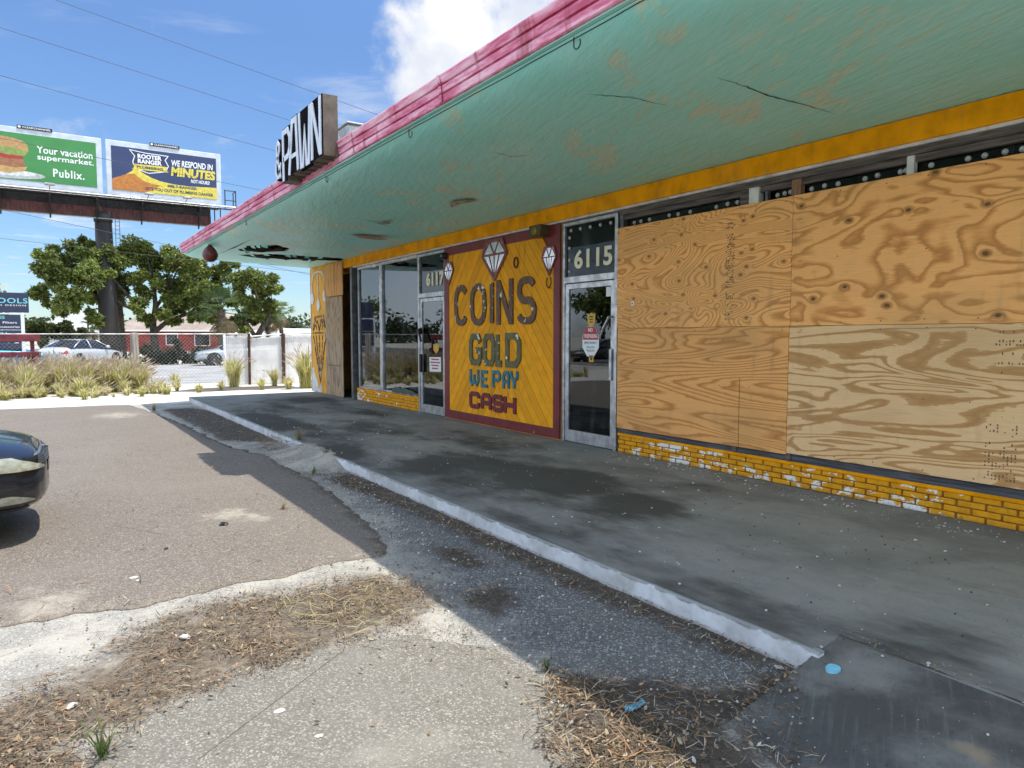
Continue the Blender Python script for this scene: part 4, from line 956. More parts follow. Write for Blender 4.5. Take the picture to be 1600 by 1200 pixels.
for lab, y, z, flip in (('rusty horseshoe right of the big mirror diamond', 8.85, 2.74, 1), ('thin wire hook on the right of the yellow board above the last letter', 8.03, 2.40, -1)):
    th = thing('horseshoe' if flip == 1 else 'wire_hook', (5.96, y, z-.1), lab, 'horseshoe' if flip == 1 else 'hook')
    b = MB(); pts = [(5.955, y-.055*math.sin(a)*1.0, z-.07-.075*math.cos(a)*flip*-1) for a in np.linspace(-2.6, 2.6, 16)]
    b.tube(pts, .011 if flip == 1 else .007, 6); b.build('bar', M['rust'], th)
    b = MB(); b.lathe([(0, -.012), (.012, -.01), (.012, .02)], (5.96, y, z-.07+.075*flip*(-1 if flip == 1 else 1)), 'X', 8); b.build('nail', M['rust'], th)
# three white balls and the cone diamond on the end pillar
pb = thing('pawn_emblem', (5.98, 17.9, 2.2), 'white three ball pawn emblem on the orange end pillar', 'emblem')
PP = wallP(5.996, 18.52, 0); b = MB()
stroke(b, [(.10, 2.62), (.10, 2.90), (.16, 3.10), (.30, 3.19), (.58, 3.22), (.86, 3.19), (1.0, 3.10), (1.08, 2.90), (1.08, 2.66)], .045, PP, 0, .012); b.build('bracket', M['white'], pb, fix=True)
b = MB(); stroke(b, [(.58, 3.2), (.58, 2.50)], .04, PP, 0, .010); b.build('bracket', M['white'], pb, fix=True)
for u, v in ((.12, 2.55), (.58, 2.36), (1.06, 2.58)):
    b = MB(); b.prism(ring(u, v, .12, .15, 0, 360, 20)[:-1], PP, 0, .016); b.build('ball', M['white'], pb)
pc = thing('diamond_outline', (5.98, 17.9, .6), 'brown cut-out diamond outline low on the orange end pillar', 'emblem')
b = MB(); k_ = 0
lines = [[(.12, 1.72), (.28, 2.06), (.92, 2.10), (1.10, 1.72)], [(.10, 1.66), (1.12, 1.66)], [(.12, 1.60), (.62, .42), (1.08, 1.60)], [(.12, 1.72), (.45, 1.98), (.60, 1.72), (.76, 2.0), (1.08, 1.74)], [(.34, 1.6), (.60, .5)], [(.58, 1.6), (.62, .5)], [(.84, 1.6), (.65, .5)], [(.28, 2.06), (.40, 1.74)], [(.92, 2.1), (.80, 1.74)]]
for ln in lines: stroke(b, ln, .042 if k_ < 3 else .03, PP, 0, .014-.0008*k_); k_ += 1
b.build('strips', mat_letter('grey brown strip', (.12, .06, .03), (.5, .42, .3), .55), pc, fix=True)

# flood light and camera
fl = thing('security_light', (5.93, 8.15, 3.0), 'square security light with yellow lens at the top right of the yellow board', 'lamp')
b = MB(); b.bbox(5.80, 5.985, 8.03, 8.30, 2.96, 3.12, .012); b.build('housing', simple('bronze housing', (.10, .07, .035), .5, .4), fl)
b = MB(); b.lathe([(0, -.03), (.04, -.028), (.055, -.015), (.058, .0)], (5.80, 8.165, 3.04), 'X', 16); b.build('lens', simple('yellow lens', (.42, .30, .04), .25), fl, True)
b = MB()
for q in (-.035, 0, .035): b.tube([(5.77, 8.165+q, 2.99), (5.765, 8.165+q, 3.09)], .004, 5)
b.build('guard', M['rust'], fl)
cm = thing('security_camera', (5.94, 11.05, 2.97), 'small black dome camera above the door numbered 6117', 'camera')
b = MB(); b.lathe([(.0, -.06), (.035, -.055), (.055, -.02), (.06, .03), (.06, .06)], (5.93, 11.05, 2.97), 'X', 16); b.build('housing', M['black'], cm, True)
b = MB(); b.lathe([(0, -.012), (.02, -.008), (.024, .004)], (5.875, 11.05, 2.97), 'X', 12); b.build('lens', simple('grey lens', (.25, .26, .27), .2), cm, True)

# ------------------------------------------------------------------ canopy: soffit with rotten holes, cove, fascia
HOLE1 = [(3.40, 14.95), (3.47, 14.45), (3.60, 14.05), (3.80, 13.93), (3.97, 14.0), (4.20, 14.25), (4.25, 14.75), (4.02, 15.05), (3.85, 15.25), (3.62, 15.15), (3.50, 15.3)]
HOLE2 = [(3.62, 16.05), (3.85, 15.72), (4.15, 15.50), (4.6, 15.42), (5.0, 15.50), (5.5, 15.46), (5.78, 15.55), (5.88, 15.98), (5.4, 16.12), (5.05, 16.25), (4.6, 16.22), (4.25, 16.42), (4.0, 16.3)]
H1 = jag(HOLE1, .05, .07, 5, 2); H2 = jag(HOLE2, .05, .06, 5, 7)
def endY(x): return 17.55+(18.52-17.55)*(x-2.75)/(5.97-2.75)
def soffit():
    x0, x1 = 3.31, 5.965; pts = []; edges = []
    def loop(p):
        b0 = len(pts); pts.extend(Vector(q) for q in p); n_ = len(p)
        edges.extend((b0+i, b0+(i+1) % n_) for i in range(n_))
    ny = 60
    outer = [(x0, NEAR+(endY(x0)-NEAR)*i/ny) for i in range(ny)]+[(x0+(x1-x0)*i/10, endY(x0+(x1-x0)*i/10)) for i in range(10)]+[(x1, endY(x1)-(endY(x1)-NEAR)*i/ny) for i in range(ny)]+[(x1-(x1-x0)*i/10, NEAR) for i in range(10)]
    loop(outer); loop(H1); loop(H2)
    for y in np.arange(NEAR+.2, 18.4, .22):
        for x in np.arange(x0+.18, x1-.1, .22):
            if y < endY(x)-.15 and sdf(np.array([x]), np.array([y]), H1)[0] > .08 and sdf(np.array([x]), np.array([y]), H2)[0] > .08: pts.append(Vector((x, y)))
    vs, _, fs, *_r = geometry.delaunay_2d_cdt(pts, edges, [], 0, 1e-5)
    def z(x, y):
        a = 3.345+.012*mnoise.noise(Vector((x*1.1, y*.8, 2)))*min(1, (x-x0)*3)*min(1, (x1-x)*4)
        for h in (HOLE1, HOLE2):
            d = sdf(np.array([x]), np.array([y]), h)[0]; a -= .035*math.exp(-max(d, 0)/.18)*(1 if x < x1-.05 else 0)
        return a
    keep = []
    for f in fs:
        c = sum((vs[i] for i in f), Vector((0, 0)))/3
        if not inside(c, H1) and not inside(c, H2) and inside(c, outer): keep.append(tuple(f))
    V = [(v.x, v.y, z(v.x, v.y)) for v in vs]
    mb = MB(); mb.add(V, keep)
    # cove strip: a quarter-ellipse from the lip to the flat
    prof = [(2.812, 3.425)]+[(2.812+.498*(1-math.cos(a)), 3.432-.087*math.sin(a)) for a in np.linspace(.10, math.pi/2, 14)]
    b0 = len(mb.v); nn = 120
    for i in range(nn+1):
        for px, pz in prof:
            y = NEAR+(endY(px)-NEAR)*i/nn
            wv = .010*mnoise.noise(Vector((px*2, y*.9, 5)))*math.sin((px-2.812)/.498*math.pi)
            mb.v.append((px, y, pz+wv))
    m_ = len(prof)
    for i in range(nn):
        for a in range(m_-1): mb.f.append((b0+i*m_+a, b0+(i+1)*m_+a, b0+(i+1)*m_+a+1, b0+i*m_+a+1)); mb.mi.append(0); mb.col.append((1, 1, 1))
    me = mb.mesh('soffit', M['soffit'], True)
    bm = bmesh.new(); bm.from_mesh(me); bmesh.ops.remove_doubles(bm, verts=bm.verts[:], dist=.0008)
    for f in bm.faces:
        if f.normal.z > 0: f.normal_flip()
    bm.to_mesh(me); bm.free()
    return link('soffit', me, shop)
soffit()
w = MB(); w.add([(2.764, NEAR, 3.418), (2.806, NEAR, 3.424), (2.806, endY(2.8), 3.424), (2.764, endY(2.76), 3.418), (2.764, NEAR, 3.46), (2.806, NEAR, 3.46), (2.806, endY(2.8), 3.46), (2.764, endY(2.76), 3.46)], [(0, 1, 2, 3), (0, 3, 7, 4), (1, 5, 6, 2), (4, 7, 6, 5), (3, 2, 6, 7)])
part(w, 'lip_strip', M['soffit'], fix=True)
prof = [(2.80, 3.425), (2.745, 3.425), (2.736, 3.432), (2.732, 3.485), (2.757, 3.495), (2.757, 3.499), (2.730, 3.503), (2.724, 3.552), (2.750, 3.562), (2.750, 3.566), (2.722, 3.570), (2.706, 3.622), (2.712, 3.636), (2.80, 3.638)]
w = MB(); nn = 160; b0 = 0
for i in range(nn+1):
    for px, pz in prof:
        y = NEAR+(endY(px)-NEAR)*i/nn; q = .004*mnoise.noise(Vector((y*1.3, pz*3, 1))); sag = .008*mnoise.noise(Vector((y*.35, 0, 7)))
        w.v.append((px+q, y, pz+sag))
m_ = len(prof)
for i in range(nn):
    for a in range(m_-1): w.f.append((i*m_+a, (i+1)*m_+a, (i+1)*m_+a+1, i*m_+a+1)); w.mi.append(0); w.col.append((1, 1, 1))
w.f.append(tuple(nn*m_+a for a in range(m_))); w.mi.append(0); w.col.append((1, 1, 1))
part(w, 'fascia', M['fascia'], fix=True)
# overlapping sheet joints in the fascia
for y in (2.4, 5.1, 7.0, 8.6, 11.3, 14.2):
    w = MB(); w.add([(2.706+(px-2.712)*1.0-.003, y+dy, pz) for dy in (0, .045) for px, pz in prof[1:-1]], [(i, i+1, len(prof)-2+i+1, len(prof)-2+i) for i in range(len(prof)-3)]); part(w, 'fascia_joint', M['fascia'], fix=True)
w = MB(); E0, E1 = endY(2.8), endY(5.97)
w.add([(2.80, E0, 3.43), (5.965, E1, 3.352), (5.965, E1, 3.62), (2.80, E0, 3.636), (2.80, E0+.012, 3.43), (5.965, E1+.012, 3.352), (5.965, E1+.012, 3.62), (2.80, E0+.012, 3.636)], [(0, 1, 2, 3), (7, 6, 5, 4), (0, 4, 5, 1), (3, 2, 6, 7)])
part(w, 'canopy_end', M['soffit'], fix=True)
w = MB(); w.box(2.80, 16, NEAR, 17.5, 3.62, 3.66); w.prism([(2.8, 17.5), (16, 17.5), (16, E1+.03), (5.97, E1+.03), (2.8, E0+.03)], lambda u, v, d: (u, v, d), 3.621, 3.661); part(w, 'roof', M['void'])
w = MB()
for y in (14.1, 14.55, 15.0, 15.6, 15.85, 16.1, 16.4): w.box(3.0, 5.95, y, y+.05, 3.44, 3.615)
for x in np.arange(3.4, 5.9, .28): w.box(x, x+.07, 13.7, 16.6, 3.405, 3.438)
part(w, 'joist', M['joist'])
# torn lath and plaster flaps at the holes
w = MB(); fr = random.Random(8)
for (xa, ya, xb, yb) in ((3.66, 16.12, 5.5, 15.9), (3.75, 15.98, 5.75, 15.75), (4.1, 16.22, 5.2, 16.05), (3.42, 15.0, 4.1, 14.9), (4.5, 15.6, 5.8, 15.62)):
    pts = [(xa+(xb-xa)*t, ya+(yb-ya)*t+fr.uniform(-.02, .02), 3.352-.05*math.sin(math.pi*t)+fr.uniform(-.008, .008)) for t in np.linspace(0, 1, 7)]
    w.tube(pts, .016, 4)
part(w, 'hanging_lath', M['joist'])
w = MB()
for H in (H1, H2):
    for i in range(0, len(H), 3):
        if fr.random() < .22:
            p = Vector(H[i]); q = Vector(H[(i+2) % len(H)]); c = (p+q)/2; m0 = sum((Vector(a) for a in H), Vector((0, 0)))/len(H); d = (m0-c).normalized()*fr.uniform(.03, .09)
            w.add([(p.x, p.y, 3.312), (q.x, q.y, 3.312), (q.x+d.x, q.y+d.y, 3.27+fr.uniform(-.02, .02)), (p.x+d.x*.7, p.y+d.y*.7, 3.285)], [(0, 1, 2, 3)])
part(w, 'torn_plaster', M['soffit'])
# curled flaps of plaster skin elsewhere on the soffit
def flap(pts, drop, seed):
    r = random.Random(seed); p = jag(pts, .06, .03, 6, seed); c = Vector((sum(a for a, b in p)/len(p), sum(b for a, b in p)/len(p)))
    up = MB(); up.add([(a, b, 3.329-drop*(.5+.5*math.sin(a*7+b*5))) for a, b in p]+[(c.x, c.y, 3.322-drop*.6)], [((i+1) % len(p), i, len(p)) for i in range(len(p))])
    return up
for i, (pts, dr) in enumerate((([(4.55, 8.30), (4.62, 7.98), (4.80, 8.02), (4.72, 8.2), (4.70, 8.55)], .03), ([(4.55, 11.9), (4.7, 11.75), (5.25, 11.8), (5.22, 12.0), (4.8, 12.1)], .035), ([(4.42, 10.45), (4.50, 10.2), (4.62, 10.35), (4.55, 10.5)], .012))):
    part(flap(pts, dr, i), 'plaster_flap', simple('bare plaster', (.42, .32, .22), .85, 0, .4, 12, .4))
CR1 = [(3.86, 3.37), (4.19, 3.37), (4.53, 3.41), (4.96, 3.39), (5.4, 3.4)]
CR2 = [(3.4, 4.13), (3.55, 4.07), (3.74, 3.99), (4.1, 3.98)]
CR3 = [(3.7, 5.89), (3.96, 5.96), (4.08, 5.79)]
CR4 = [(4.0, 10.23), (4.46, 10.49), (4.86, 10.86)]
def crack(pts, w_, seed):
    r = random.Random(seed); q = []
    for a, e in zip(pts[:-1], pts[1:]):
        for t in np.linspace(0, 1, 9)[:-1]: q.append((a[0]+(e[0]-a[0])*t+r.uniform(-.006, .006), a[1]+(e[1]-a[1])*t+r.uniform(-.006, .006)))
    q.append(pts[-1]); b_ = MB(); n_ = len(q)
    for i, (x, y) in enumerate(q):
        t = Vector(q[min(i+1, n_-1)])-Vector(q[max(i-1, 0)]); nn_ = Vector((-t.y, t.x)).normalized()*w_*math.sin(math.pi*(i+.3)/(n_-.4))*r.uniform(.5, 1.2)
        zz = 3.3435+.012*mnoise.noise(Vector((x*1.1, y*.8, 2)))*min(1, (x-3.31)*3)*min(1, (5.965-x)*4)-.0016
        b_.v += [(x+nn_.x, y+nn_.y, zz), (x-nn_.x, y-nn_.y, zz)]
    for i in range(n_-1): b_.f.append((2*i, 2*i+1, 2*i+3, 2*i+2)); b_.mi.append(0); b_.col.append((1, 1, 1))
    part(b_, 'crack', M['void'])
crack(CR1, .007, 1); crack(CR2, .006, 2); crack(CR3, .006, 3); crack(CR4, .008, 4)
# thin wire and hooks under the lip
w = MB(); pts = [(2.815, y, 3.405+.012*mnoise.noise(Vector((y*2.2, 1, 0)))) for y in np.arange(1.5, 17.3, .25)]; w.tube(pts, .0035, 5); part(w, 'lip_wire', M['wire'])
for lab, y in (('wire hook under the canopy lip nearest the camera', 3.55), ('wire hook under the canopy lip right of the PAWN sign', 5.9), ('wire hook under the canopy lip below the PAWN sign', 8.1), ('wire hook under the canopy lip nearest the punching bag', 11.9)):
    th = thing('wire_hook', (2.83, y, 3.40), lab, 'hook', 'hooks under the canopy lip')
    b = MB(); b.tube([(2.82, y, 3.43), (2.82, y, 3.375)]+[(2.82, y-.032+.032*math.cos(a), 3.37-.032*math.sin(a)) for a in np.linspace(0, math.pi*1.2, 10)], .0042, 6); b.build('hook', M['wire'], th)
pbg = thing('punching_bag', (2.92, 15.17, 3.08), 'dark red teardrop punching bag hanging under the far canopy corner', 'punching bag')
b = MB(); b.lathe([(0, 0), (.06, .008), (.115, .05), (.142, .115), (.14, .17), (.115, .23), (.07, .285), (.038, .325), (.03, .345), (0, .35)], (2.90, 15.17, 3.045), 'Z', 24); b.build('bag', simple('red leather', (.115, .018, .016), .42, 0, .5, 8, .1), pbg, True)
b = MB(); b.lathe([(.031, .34), (.033, .35), (.03, .38), (.012, .395), (0, .395)], (2.90, 15.17, 3.045), 'Z', 14); b.tube([(2.90, 15.17, 3.43), (2.90, 15.17, 3.46)], .008, 6); b.build('swivel', M['black'], pbg, True)
b = MB()
for a in range(6):
    t = a*math.pi/3; b.tube([(2.90+math.cos(t)*r_*1.012, 15.17+math.sin(t)*r_*1.012, 3.045+h_) for r_, h_ in ((.06, .008), (.115, .05), (.142, .115), (.14, .17), (.115, .23), (.07, .285))], .003, 4)
b.build('seam', M['black'], pbg)

# ------------------------------------------------------------------ PAWN sign standing off the fascia
sg = thing('rooftop_sign', (2.62, 8.2, 3.44), 'tall PAWN letter sign with ampersand, white faces and brown sides on the pink canopy edge', 'sign')
m_face = simple('white acrylic face', (.62, .67, .74), .35, 0, .12, 6); m_side = simple('brown sheet metal', (.125, .095, .07), .5, .3, .35, 5, .1); m_blk = simple('black gap', (.006, .006, .007), .95, spec=.05)
PS = lambda u, v, d: (2.56-d, 8.90-u, 3.45+v*.935)
outl = [[(-.01, -.01), (.20, -.01), (.21, .18), (.375, .26), (.395, .40), (.40, .56), (.36, .66), (-.01, .66)], [(.245, .03), (.70, .03), (.695, .705), (.43, .70)], [(.69, .03), (1.10, .03), (1.10, .705), (.70, .705)], [(1.105, .03), (1.475, .03), (1.475, .705), (1.105, .705)]]
b = MB()
for k_, o in enumerate(outl): b.prism(o, PS, -.17+.002*k_, .0-.0015*k_)
b.build('cabinet', [m_side], sg)
b = MB()
for k_, o in enumerate(outl): b.prism([(u*.997+.001, v*.997+.001) for u, v in o], PS, -.0012, .003+.0004*k_)
b.build('black_front', m_blk, sg)
SL = dict(P=[([(.065, .0), (.065, .61), (.26, .61), (.335, .52), (.335, .38), (.26, .29), (.07, .27)], .095)], A=[([(.30, .035), (.44, .66), (.585, .66), (.64, .035)], .098), ([(.40, .24), (.60, .24)], .07)],
          W=[([(.705, .69), (.76, .05), (.83, .05), (.90, .45), (.955, .05), (1.03, .05), (1.085, .69)], .085)], N=[([(1.145, .04), (1.145, .69)], .09), ([(1.165, .66), (1.40, .07)], .095), ([(1.425, .04), (1.425, .69)], .09)])
for ch in 'PAWN':
    bb_ = MB(); ww = MB(); k_ = 0
    for pts, sw in SL[ch]:
        stroke(bb_, pts, sw*.74+.03, PS, -.03, .006+.001*k_); stroke(ww, pts, sw*.74, PS, -.02, .014+.001*k_); k_ += 1
    lo = bb_.build('letter', m_blk, sg, fix=True); ww.build('letter_face', m_face, lo, fix=True)
amp = [(-.07, .08), (-.23, .42), (-.23, .50), (-.17, .55), (-.11, .50), (-.12, .43), (-.26, .28), (-.28, .18), (-.22, .10), (-.14, .10), (-.06, .27)]
b = MB(); stroke(b, amp, .075, PS, -.14, .0); lo = b.build('ampersand', m_blk, sg, fix=True); b = MB(); stroke(b, amp, .045, PS, -.02, .010); b.build('letter_face', m_face, lo, fix=True)
b = MB()
for u in (.1, .3, .5, .7, .9, 1.1, 1.3): b.box(2.58, 2.74, 8.9-u-.02, 8.9-u+.02, 3.47, 3.50)
b.build('bracket', m_side, sg)
ac = thing('roof_unit', (3.6, 8.5, 3.66), 'pale grey metal box on the roof behind the PAWN sign', 'roof unit')
b = MB(); b.bbox(3.30, 3.62, 8.66, 9.25, 3.74, 4.22, .02); b.build('casing', simple('pale grey sheet metal', (.42, .44, .44), .5, .2, .3, 5), ac)
b = MB(); b.bbox(3.29, 3.63, 8.65, 9.26, 4.2205, 4.25, .01); b.build('lid', simple('grey lid', (.48, .48, .47), .5, .2), ac)
b = MB(); b.box(3.32, 3.60, 8.7, 9.2, 3.655, 3.7395); b.build('base', M['void'], ac)

# ------------------------------------------------------------------ cars
def sect(x):
    """(half width, bottom, top) of the car body at x metres behind the nose"""
    ks = [(0, .30, .36, .60), (.03, .52, .31, .645), (.08, .64, .27, .68), (.18, .745, .235, .715), (.35, .81, .215, .755), (.6, .85, .20, .80), (1.0, .875, .20, .86), (1.35, .885, .20, .92), (2.2, .895, .20, .95), (3.4, .89, .20, .97), (3.9, .875, .21, 1.0), (4.3, .83, .25, .99), (4.5, .76, .32, .93), (4.6, .60, .40, .82)]
    for a, b in zip(ks[:-1], ks[1:]):
        if x <= b[0]:
            t = (x-a[0])/(b[0]-a[0]); return tuple(a[i]+(b[i]-a[i])*t for i in (1, 2, 3))
    return ks[-1][1:]
def side_y(x, z, n=4.2):
    w_, b, t = sect(x); zc, hz_ = (b+t)/2, (t-b)/2; q = min(1, abs((z-zc)/hz_))
    return w_*(1-q**n)**(1/n)
def patch(mb, x0, x1, zf0, zf1, off, s, nx=14, nz=5):
    b0 = len(mb.v)
    for i in range(nx+1):
        x = x0+(x1-x0)*i/nx; a, b = zf0(x), zf1(x)
        for k in range(nz+1):
            z = a+(b-a)*k/nz; mb.v.append((-x+(off if x < .15 else 0), s*(side_y(x, z)+off), z))
    for i in range(nx):
        for k in range(nz):
            q = (b0+i*(nz+1)+k, b0+(i+1)*(nz+1)+k, b0+(i+1)*(nz+1)+k+1, b0+i*(nz+1)+k+1)
            mb.f.append(q if s < 0 else q[::-1]); mb.mi.append(0); mb.col.append((1, 1, 1))
def car_paint(name, col):
    m, nb, bs = new_mat(name); bs.inputs['Base Color'].default_value = (*col, 1); bs.inputs['Metallic'].default_value = .35; bs.inputs['Roughness'].default_value = .32
    bs.inputs['Coat Weight'].default_value = .8; bs.inputs['Coat Roughness'].default_value = .06; return m
m_tyre = simple('tyre rubber', (.015, .015, .016), .85); m_rim = simple('alloy rim', (.42, .43, .45), .35, .8)
m_lamp, nb_, bs_ = new_mat('hazy headlight'); bs_.inputs['Roughness'].default_value = .3; bs_.inputs['Coat Weight'].default_value = .5
nb_.put(bs_.inputs['Base Color'], nb_.ramp(nb_.noise(nb_.mapv(nb_.obj(), (1, 1, 2)), 9, 6, .6), [(.3, (.15, .16, .13)), (.5, (.27, .27, .20)), (.7, (.42, .43, .38))]))
m_trim = simple('black bumper plastic', (.022, .022, .024), .42)
m_carglass, nb_, bs_ = new_mat('car glass'); bs_.inputs['Base Color'].default_value = (.015, .018, .02, 1); bs_.inputs['Roughness'].default_value = .05
def car(label, paint, loc, rz, group=None, name='parked_car'):
    th = thing(name, (0, 0, 0), label, 'car', group)
    xs = [0, .006, .015, .03, .045, .06, .08, .105, .13, .155, .18, .22, .26, .305, .35, .40, .45, .5, .55, .6, .8, 1.0, 1.2, 1.35, 1.8, 2.2, 2.8, 3.4, 3.9, 4.1, 4.3, 4.42, 4.5, 4.56, 4.6]; n = 96; b = MB()
    for x in xs:
        w_, bo, t = sect(x); zc, hz_ = (bo+t)/2, (t-bo)/2
        for k in range(n):
            a = 2*math.pi*k/n; c, s = math.cos(a), math.sin(a); e = 2/4.2
            crown = .03*max(0, s)*(1-abs(c)) if x > .1 else 0
            b.v.append((-x, w_*math.copysign(abs(c)**e, c), zc+hz_*math.copysign(abs(s)**e, s)+crown))
    for i in range(len(xs)-1):
        for k in range(n): b.f.append((i*n+k, i*n+(k+1) % n, (i+1)*n+(k+1) % n, (i+1)*n+k)); b.mi.append(0); b.col.append((1, 1, 1))
    for f in (tuple(range(n)), tuple(range((len(xs)-1)*n, len(xs)*n))[::-1]): b.f.append(f); b.mi.append(0); b.col.append((1, 1, 1))
    b.build('body', paint, th, True, fix=True)
    # cabin
    st = [(1.22, .78, .92, .94), (1.55, .76, .92, 1.13), (1.95, .72, .92, 1.33), (2.35, .67, .93, 1.40), (2.9, .66, .94, 1.415), (3.3, .67, .95, 1.36), (3.7, .70, .96, 1.20), (4.08, .74, .97, 1.0)]
    b = MB(); rf = MB()
    for x, w_, z0, z1 in st:
        wt = w_-.12*(z1-z0)/.47
        b.v += [(-x, -w_-.08, z0), (-x, -wt-.0, z1-.03), (-x, -wt+.09, z1), (-x, wt-.09, z1), (-x, wt, z1-.03), (-x, w_+.08, z0)]
    for i in range(len(st)-1):
        for k in range(5): b.f.append((i*6+k, (i+1)*6+k, (i+1)*6+k+1, i*6+k+1)); b.mi.append(0); b.col.append((1, 1, 1))
    b.build('window', m_carglass, th, True, fix=True)
    for i in (2, 3, 4):
        x0, w0, a0, z0 = st[i]; x1, w1, a1, z1 = st[i+1]; p = w0-.12*(z0-a0)/.47; q = w1-.12*(z1-a1)/.47
        rf.add([(-x0, -p-.012, z0-.045), (-x0, -p+.09, z0+.008), (-x0, p-.09, z0+.008), (-x0, p+.012, z0-.045), (-x1, -q-.012, z1-.045), (-x1, -q+.09, z1+.008), (-x1, q-.09, z1+.008), (-x1, q+.012, z1-.045)], [(0, 1, 5, 4), (1, 2, 6, 5), (2, 3, 7, 6)])
    for s in (-1, 1):
        for (x0, z0, x1, z1) in ((1.3, .95, 2.05, 1.36), (2.72, .95, 2.72, 1.39), (3.95, 1.0, 3.2, 1.36)):
            rf.tube([(-x0, s*.855, z0), (-x1, s*.60, z1)], .028, 6)
    rf.build('roof', paint, th, True, fix=True)
    for s in (-1, 1):
        b = MB(); patch(b, .035, .62, lambda x: .565+.02*min(1, x/.6), lambda x: min(.575+.085*min(1, (x-.03)/.20)**.8+.03*min(1, x/.6), sect(x)[2]-.052), .009, s, 24, 8); b.build('headlight', m_lamp, th, True)
        b = MB(); patch(b, .10, .42, lambda x: .335-.0*x, lambda x: .345+.055*math.sin(min(1, (x-.09)/.34)*math.pi), .006, s, 12, 3); b.build('fog_lamp', m_lamp, th, True)
        b = MB(); patch(b, .06, .52, lambda x: .315, lambda x: .325+.085*math.sin(min(1, max(0, (x-.05)/.48))*math.pi), .003, s, 12, 3); b.build('lamp_recess', m_trim, th, True)
        b = MB(); patch(b, .02, .62, lambda x: .568+.03*min(1, x/.6), lambda x: .573+.03*min(1, x/.6), .004, s, 12, 1); patch(b, .004, .75, lambda x: .452, lambda x: .459, .003, s, 12, 1); patch(b, .64, .647, lambda x: .3, lambda x: .74, .003, s, 1, 8); b.build('panel_gap', m_trim, th, True)
        b = MB(); patch(b, .14, .6, lambda x: .262, lambda x: .30, .010, s, 12, 2); b.build('bumper_lip', m_trim, th, True)
        b = MB(); patch(b, 4.32, 4.56, lambda x: .68, lambda x: .86, .006, s, 4, 3); b.build('tail_lamp', m_rp, th, True)
        b = MB(); b.bbox(-1.72, -1.52, s*.90, s*1.04, .96, 1.08, .03); b.build('mirror', paint, th)
        for x in (.88, 3.58):
            t = MB(); t.lathe([(.20, -.10), (.30, -.10), (.325, -.075), (.325, .075), (.30, .10), (.20, .10)], (-x, s*.80, .325), 'Y', 28); wo = t.build('wheel', m_tyre, th, True)
            t = MB(); t.lathe([(0, .085*s), (.05, .09*s), (.06, .07*s), (.19, .085*s), (.215, .098*s)], (-x, s*.80, .325), 'Y', 20); t.build('rim', m_rim, wo, False, fix=True)
            t = MB(); t.lathe([(.33, -.02), (.385, .012)], (-x, s*.885, .325), 'Y', 28); t.lathe([(0, 0), (.385, .0)], (-x, s*.888, .33), 'Y', 28); t.build('wheel_arch', m_trim, th)
    b = MB()
    patch(b, .002, .075, lambda x: .59, lambda x: .655, .005, 1, 8, 4); patch(b, .002, .075, lambda x: .59, lambda x: .655, .005, -1, 8, 4)
    b.add([(.005, -.33, .50), (.005, .33, .50), (.005, .30, .60), (.005, -.30, .60)], [(0, 1, 2, 3)]); gr = b.build('grille', m_trim, th)
    b = MB()
    for i in range(8):
        for s in (-1, 1):
            x = .006+.009*i
            b.tube([(-x+.006, s*(side_y(x, .60)+.008), .60), (-x+.006, s*(side_y(x, .648)+.008), .648)], .0022, 4)
    for q in range(4):
        z = .602+.014*q
        for s in (-1, 1): b.tube([(-x+.006, s*(side_y(x, z)+.008), z) for x in (.004, .03, .05, .072)], .0022, 4)
    b.build('mesh', simple('grille bars', (.20, .21, .22), .4, .5), gr)
    b = MB()
    patch(b, .02, .10, lambda x: .657, lambda x: .670, .006, 1, 6, 1); patch(b, .02, .10, lambda x: .657, lambda x: .670, .006, -1, 6, 1); b.build('chrome_strip', m_rim, th, True)
    th.location = loc; th.rotation_euler = (0, 0, rz)
    return th
car('black sedan nose with hazy headlight entering at the left edge of the photo', car_paint('black car paint', (.011, .012, .016)), (.03, 7.0, .02), 0)
car('white sedan parked behind the tall grass, left of the billboard pole', car_paint('white car paint', (.62, .64, .66)), (3.45, 46.0, 0), .85, 'cars parked beyond the fence')
car('silver car parked by the red house, its bonnet showing left of the white fence', car_paint('silver car paint', (.45, .50, .56)), (6.95, 41.3, .0), math.pi-.06, 'cars parked beyond the fence')
car('bright blue car parked under the tall blue signboard', car_paint('blue car paint', (.03, .30, .52)), (.55, 43.6, 0), .05, 'cars parked beyond the fence')
car('dark car parked across the street, seen mirrored in the right glass door', car_paint('dark car paint', (.02, .02, .022)), (-13.3, 32.3, 0), .25, 'cars across the street')

# ------------------------------------------------------------------ billboard
BY = 56
bb = thing('billboard', (4.0, BY, 0), 'tall billboard on one dark pole carrying a green and a navy poster side by side', 'billboard')
m_frame = simple('pale blue grey frame', (.50, .55, .60), .6, 0, .12, 2); m_steel = simple('dark steel', (.022, .020, .020), .6, .3, .4, 3); m_skirt = simple('dark red skirt', (.085, .022, .018), .7, 0, .5, 2, .1, stretch=(4, 1, 1))
m_pole = simple('dark painted pole', (.045, .040, .042), .6, 0, .5, 1.2, .15, stretch=(2, 2, .4), col2=(.02, .019, .02))
b = MB(); b.tube([(4.18, BY+.7, 0), (4.06, BY+.7, 4), (4.0, BY+.7, 9.8)], [.66, .58, .52], 24); b.tube([(4.0, BY+.7, 9.4), (4.0, BY+.7, 10.05)], .58, 24); b.build('pole', m_pole, bb, True)
b = MB(); b.bbox(-5.5, 10.9, BY+.4, BY+1.0, 9.70, 10.35, .02); b.build('skirt', m_skirt, bb)
b = MB(); b.box(-5.5, 10.9, BY+.5, BY+.9, 10.352, 11.15); b.build('backing', m_steel, bb)
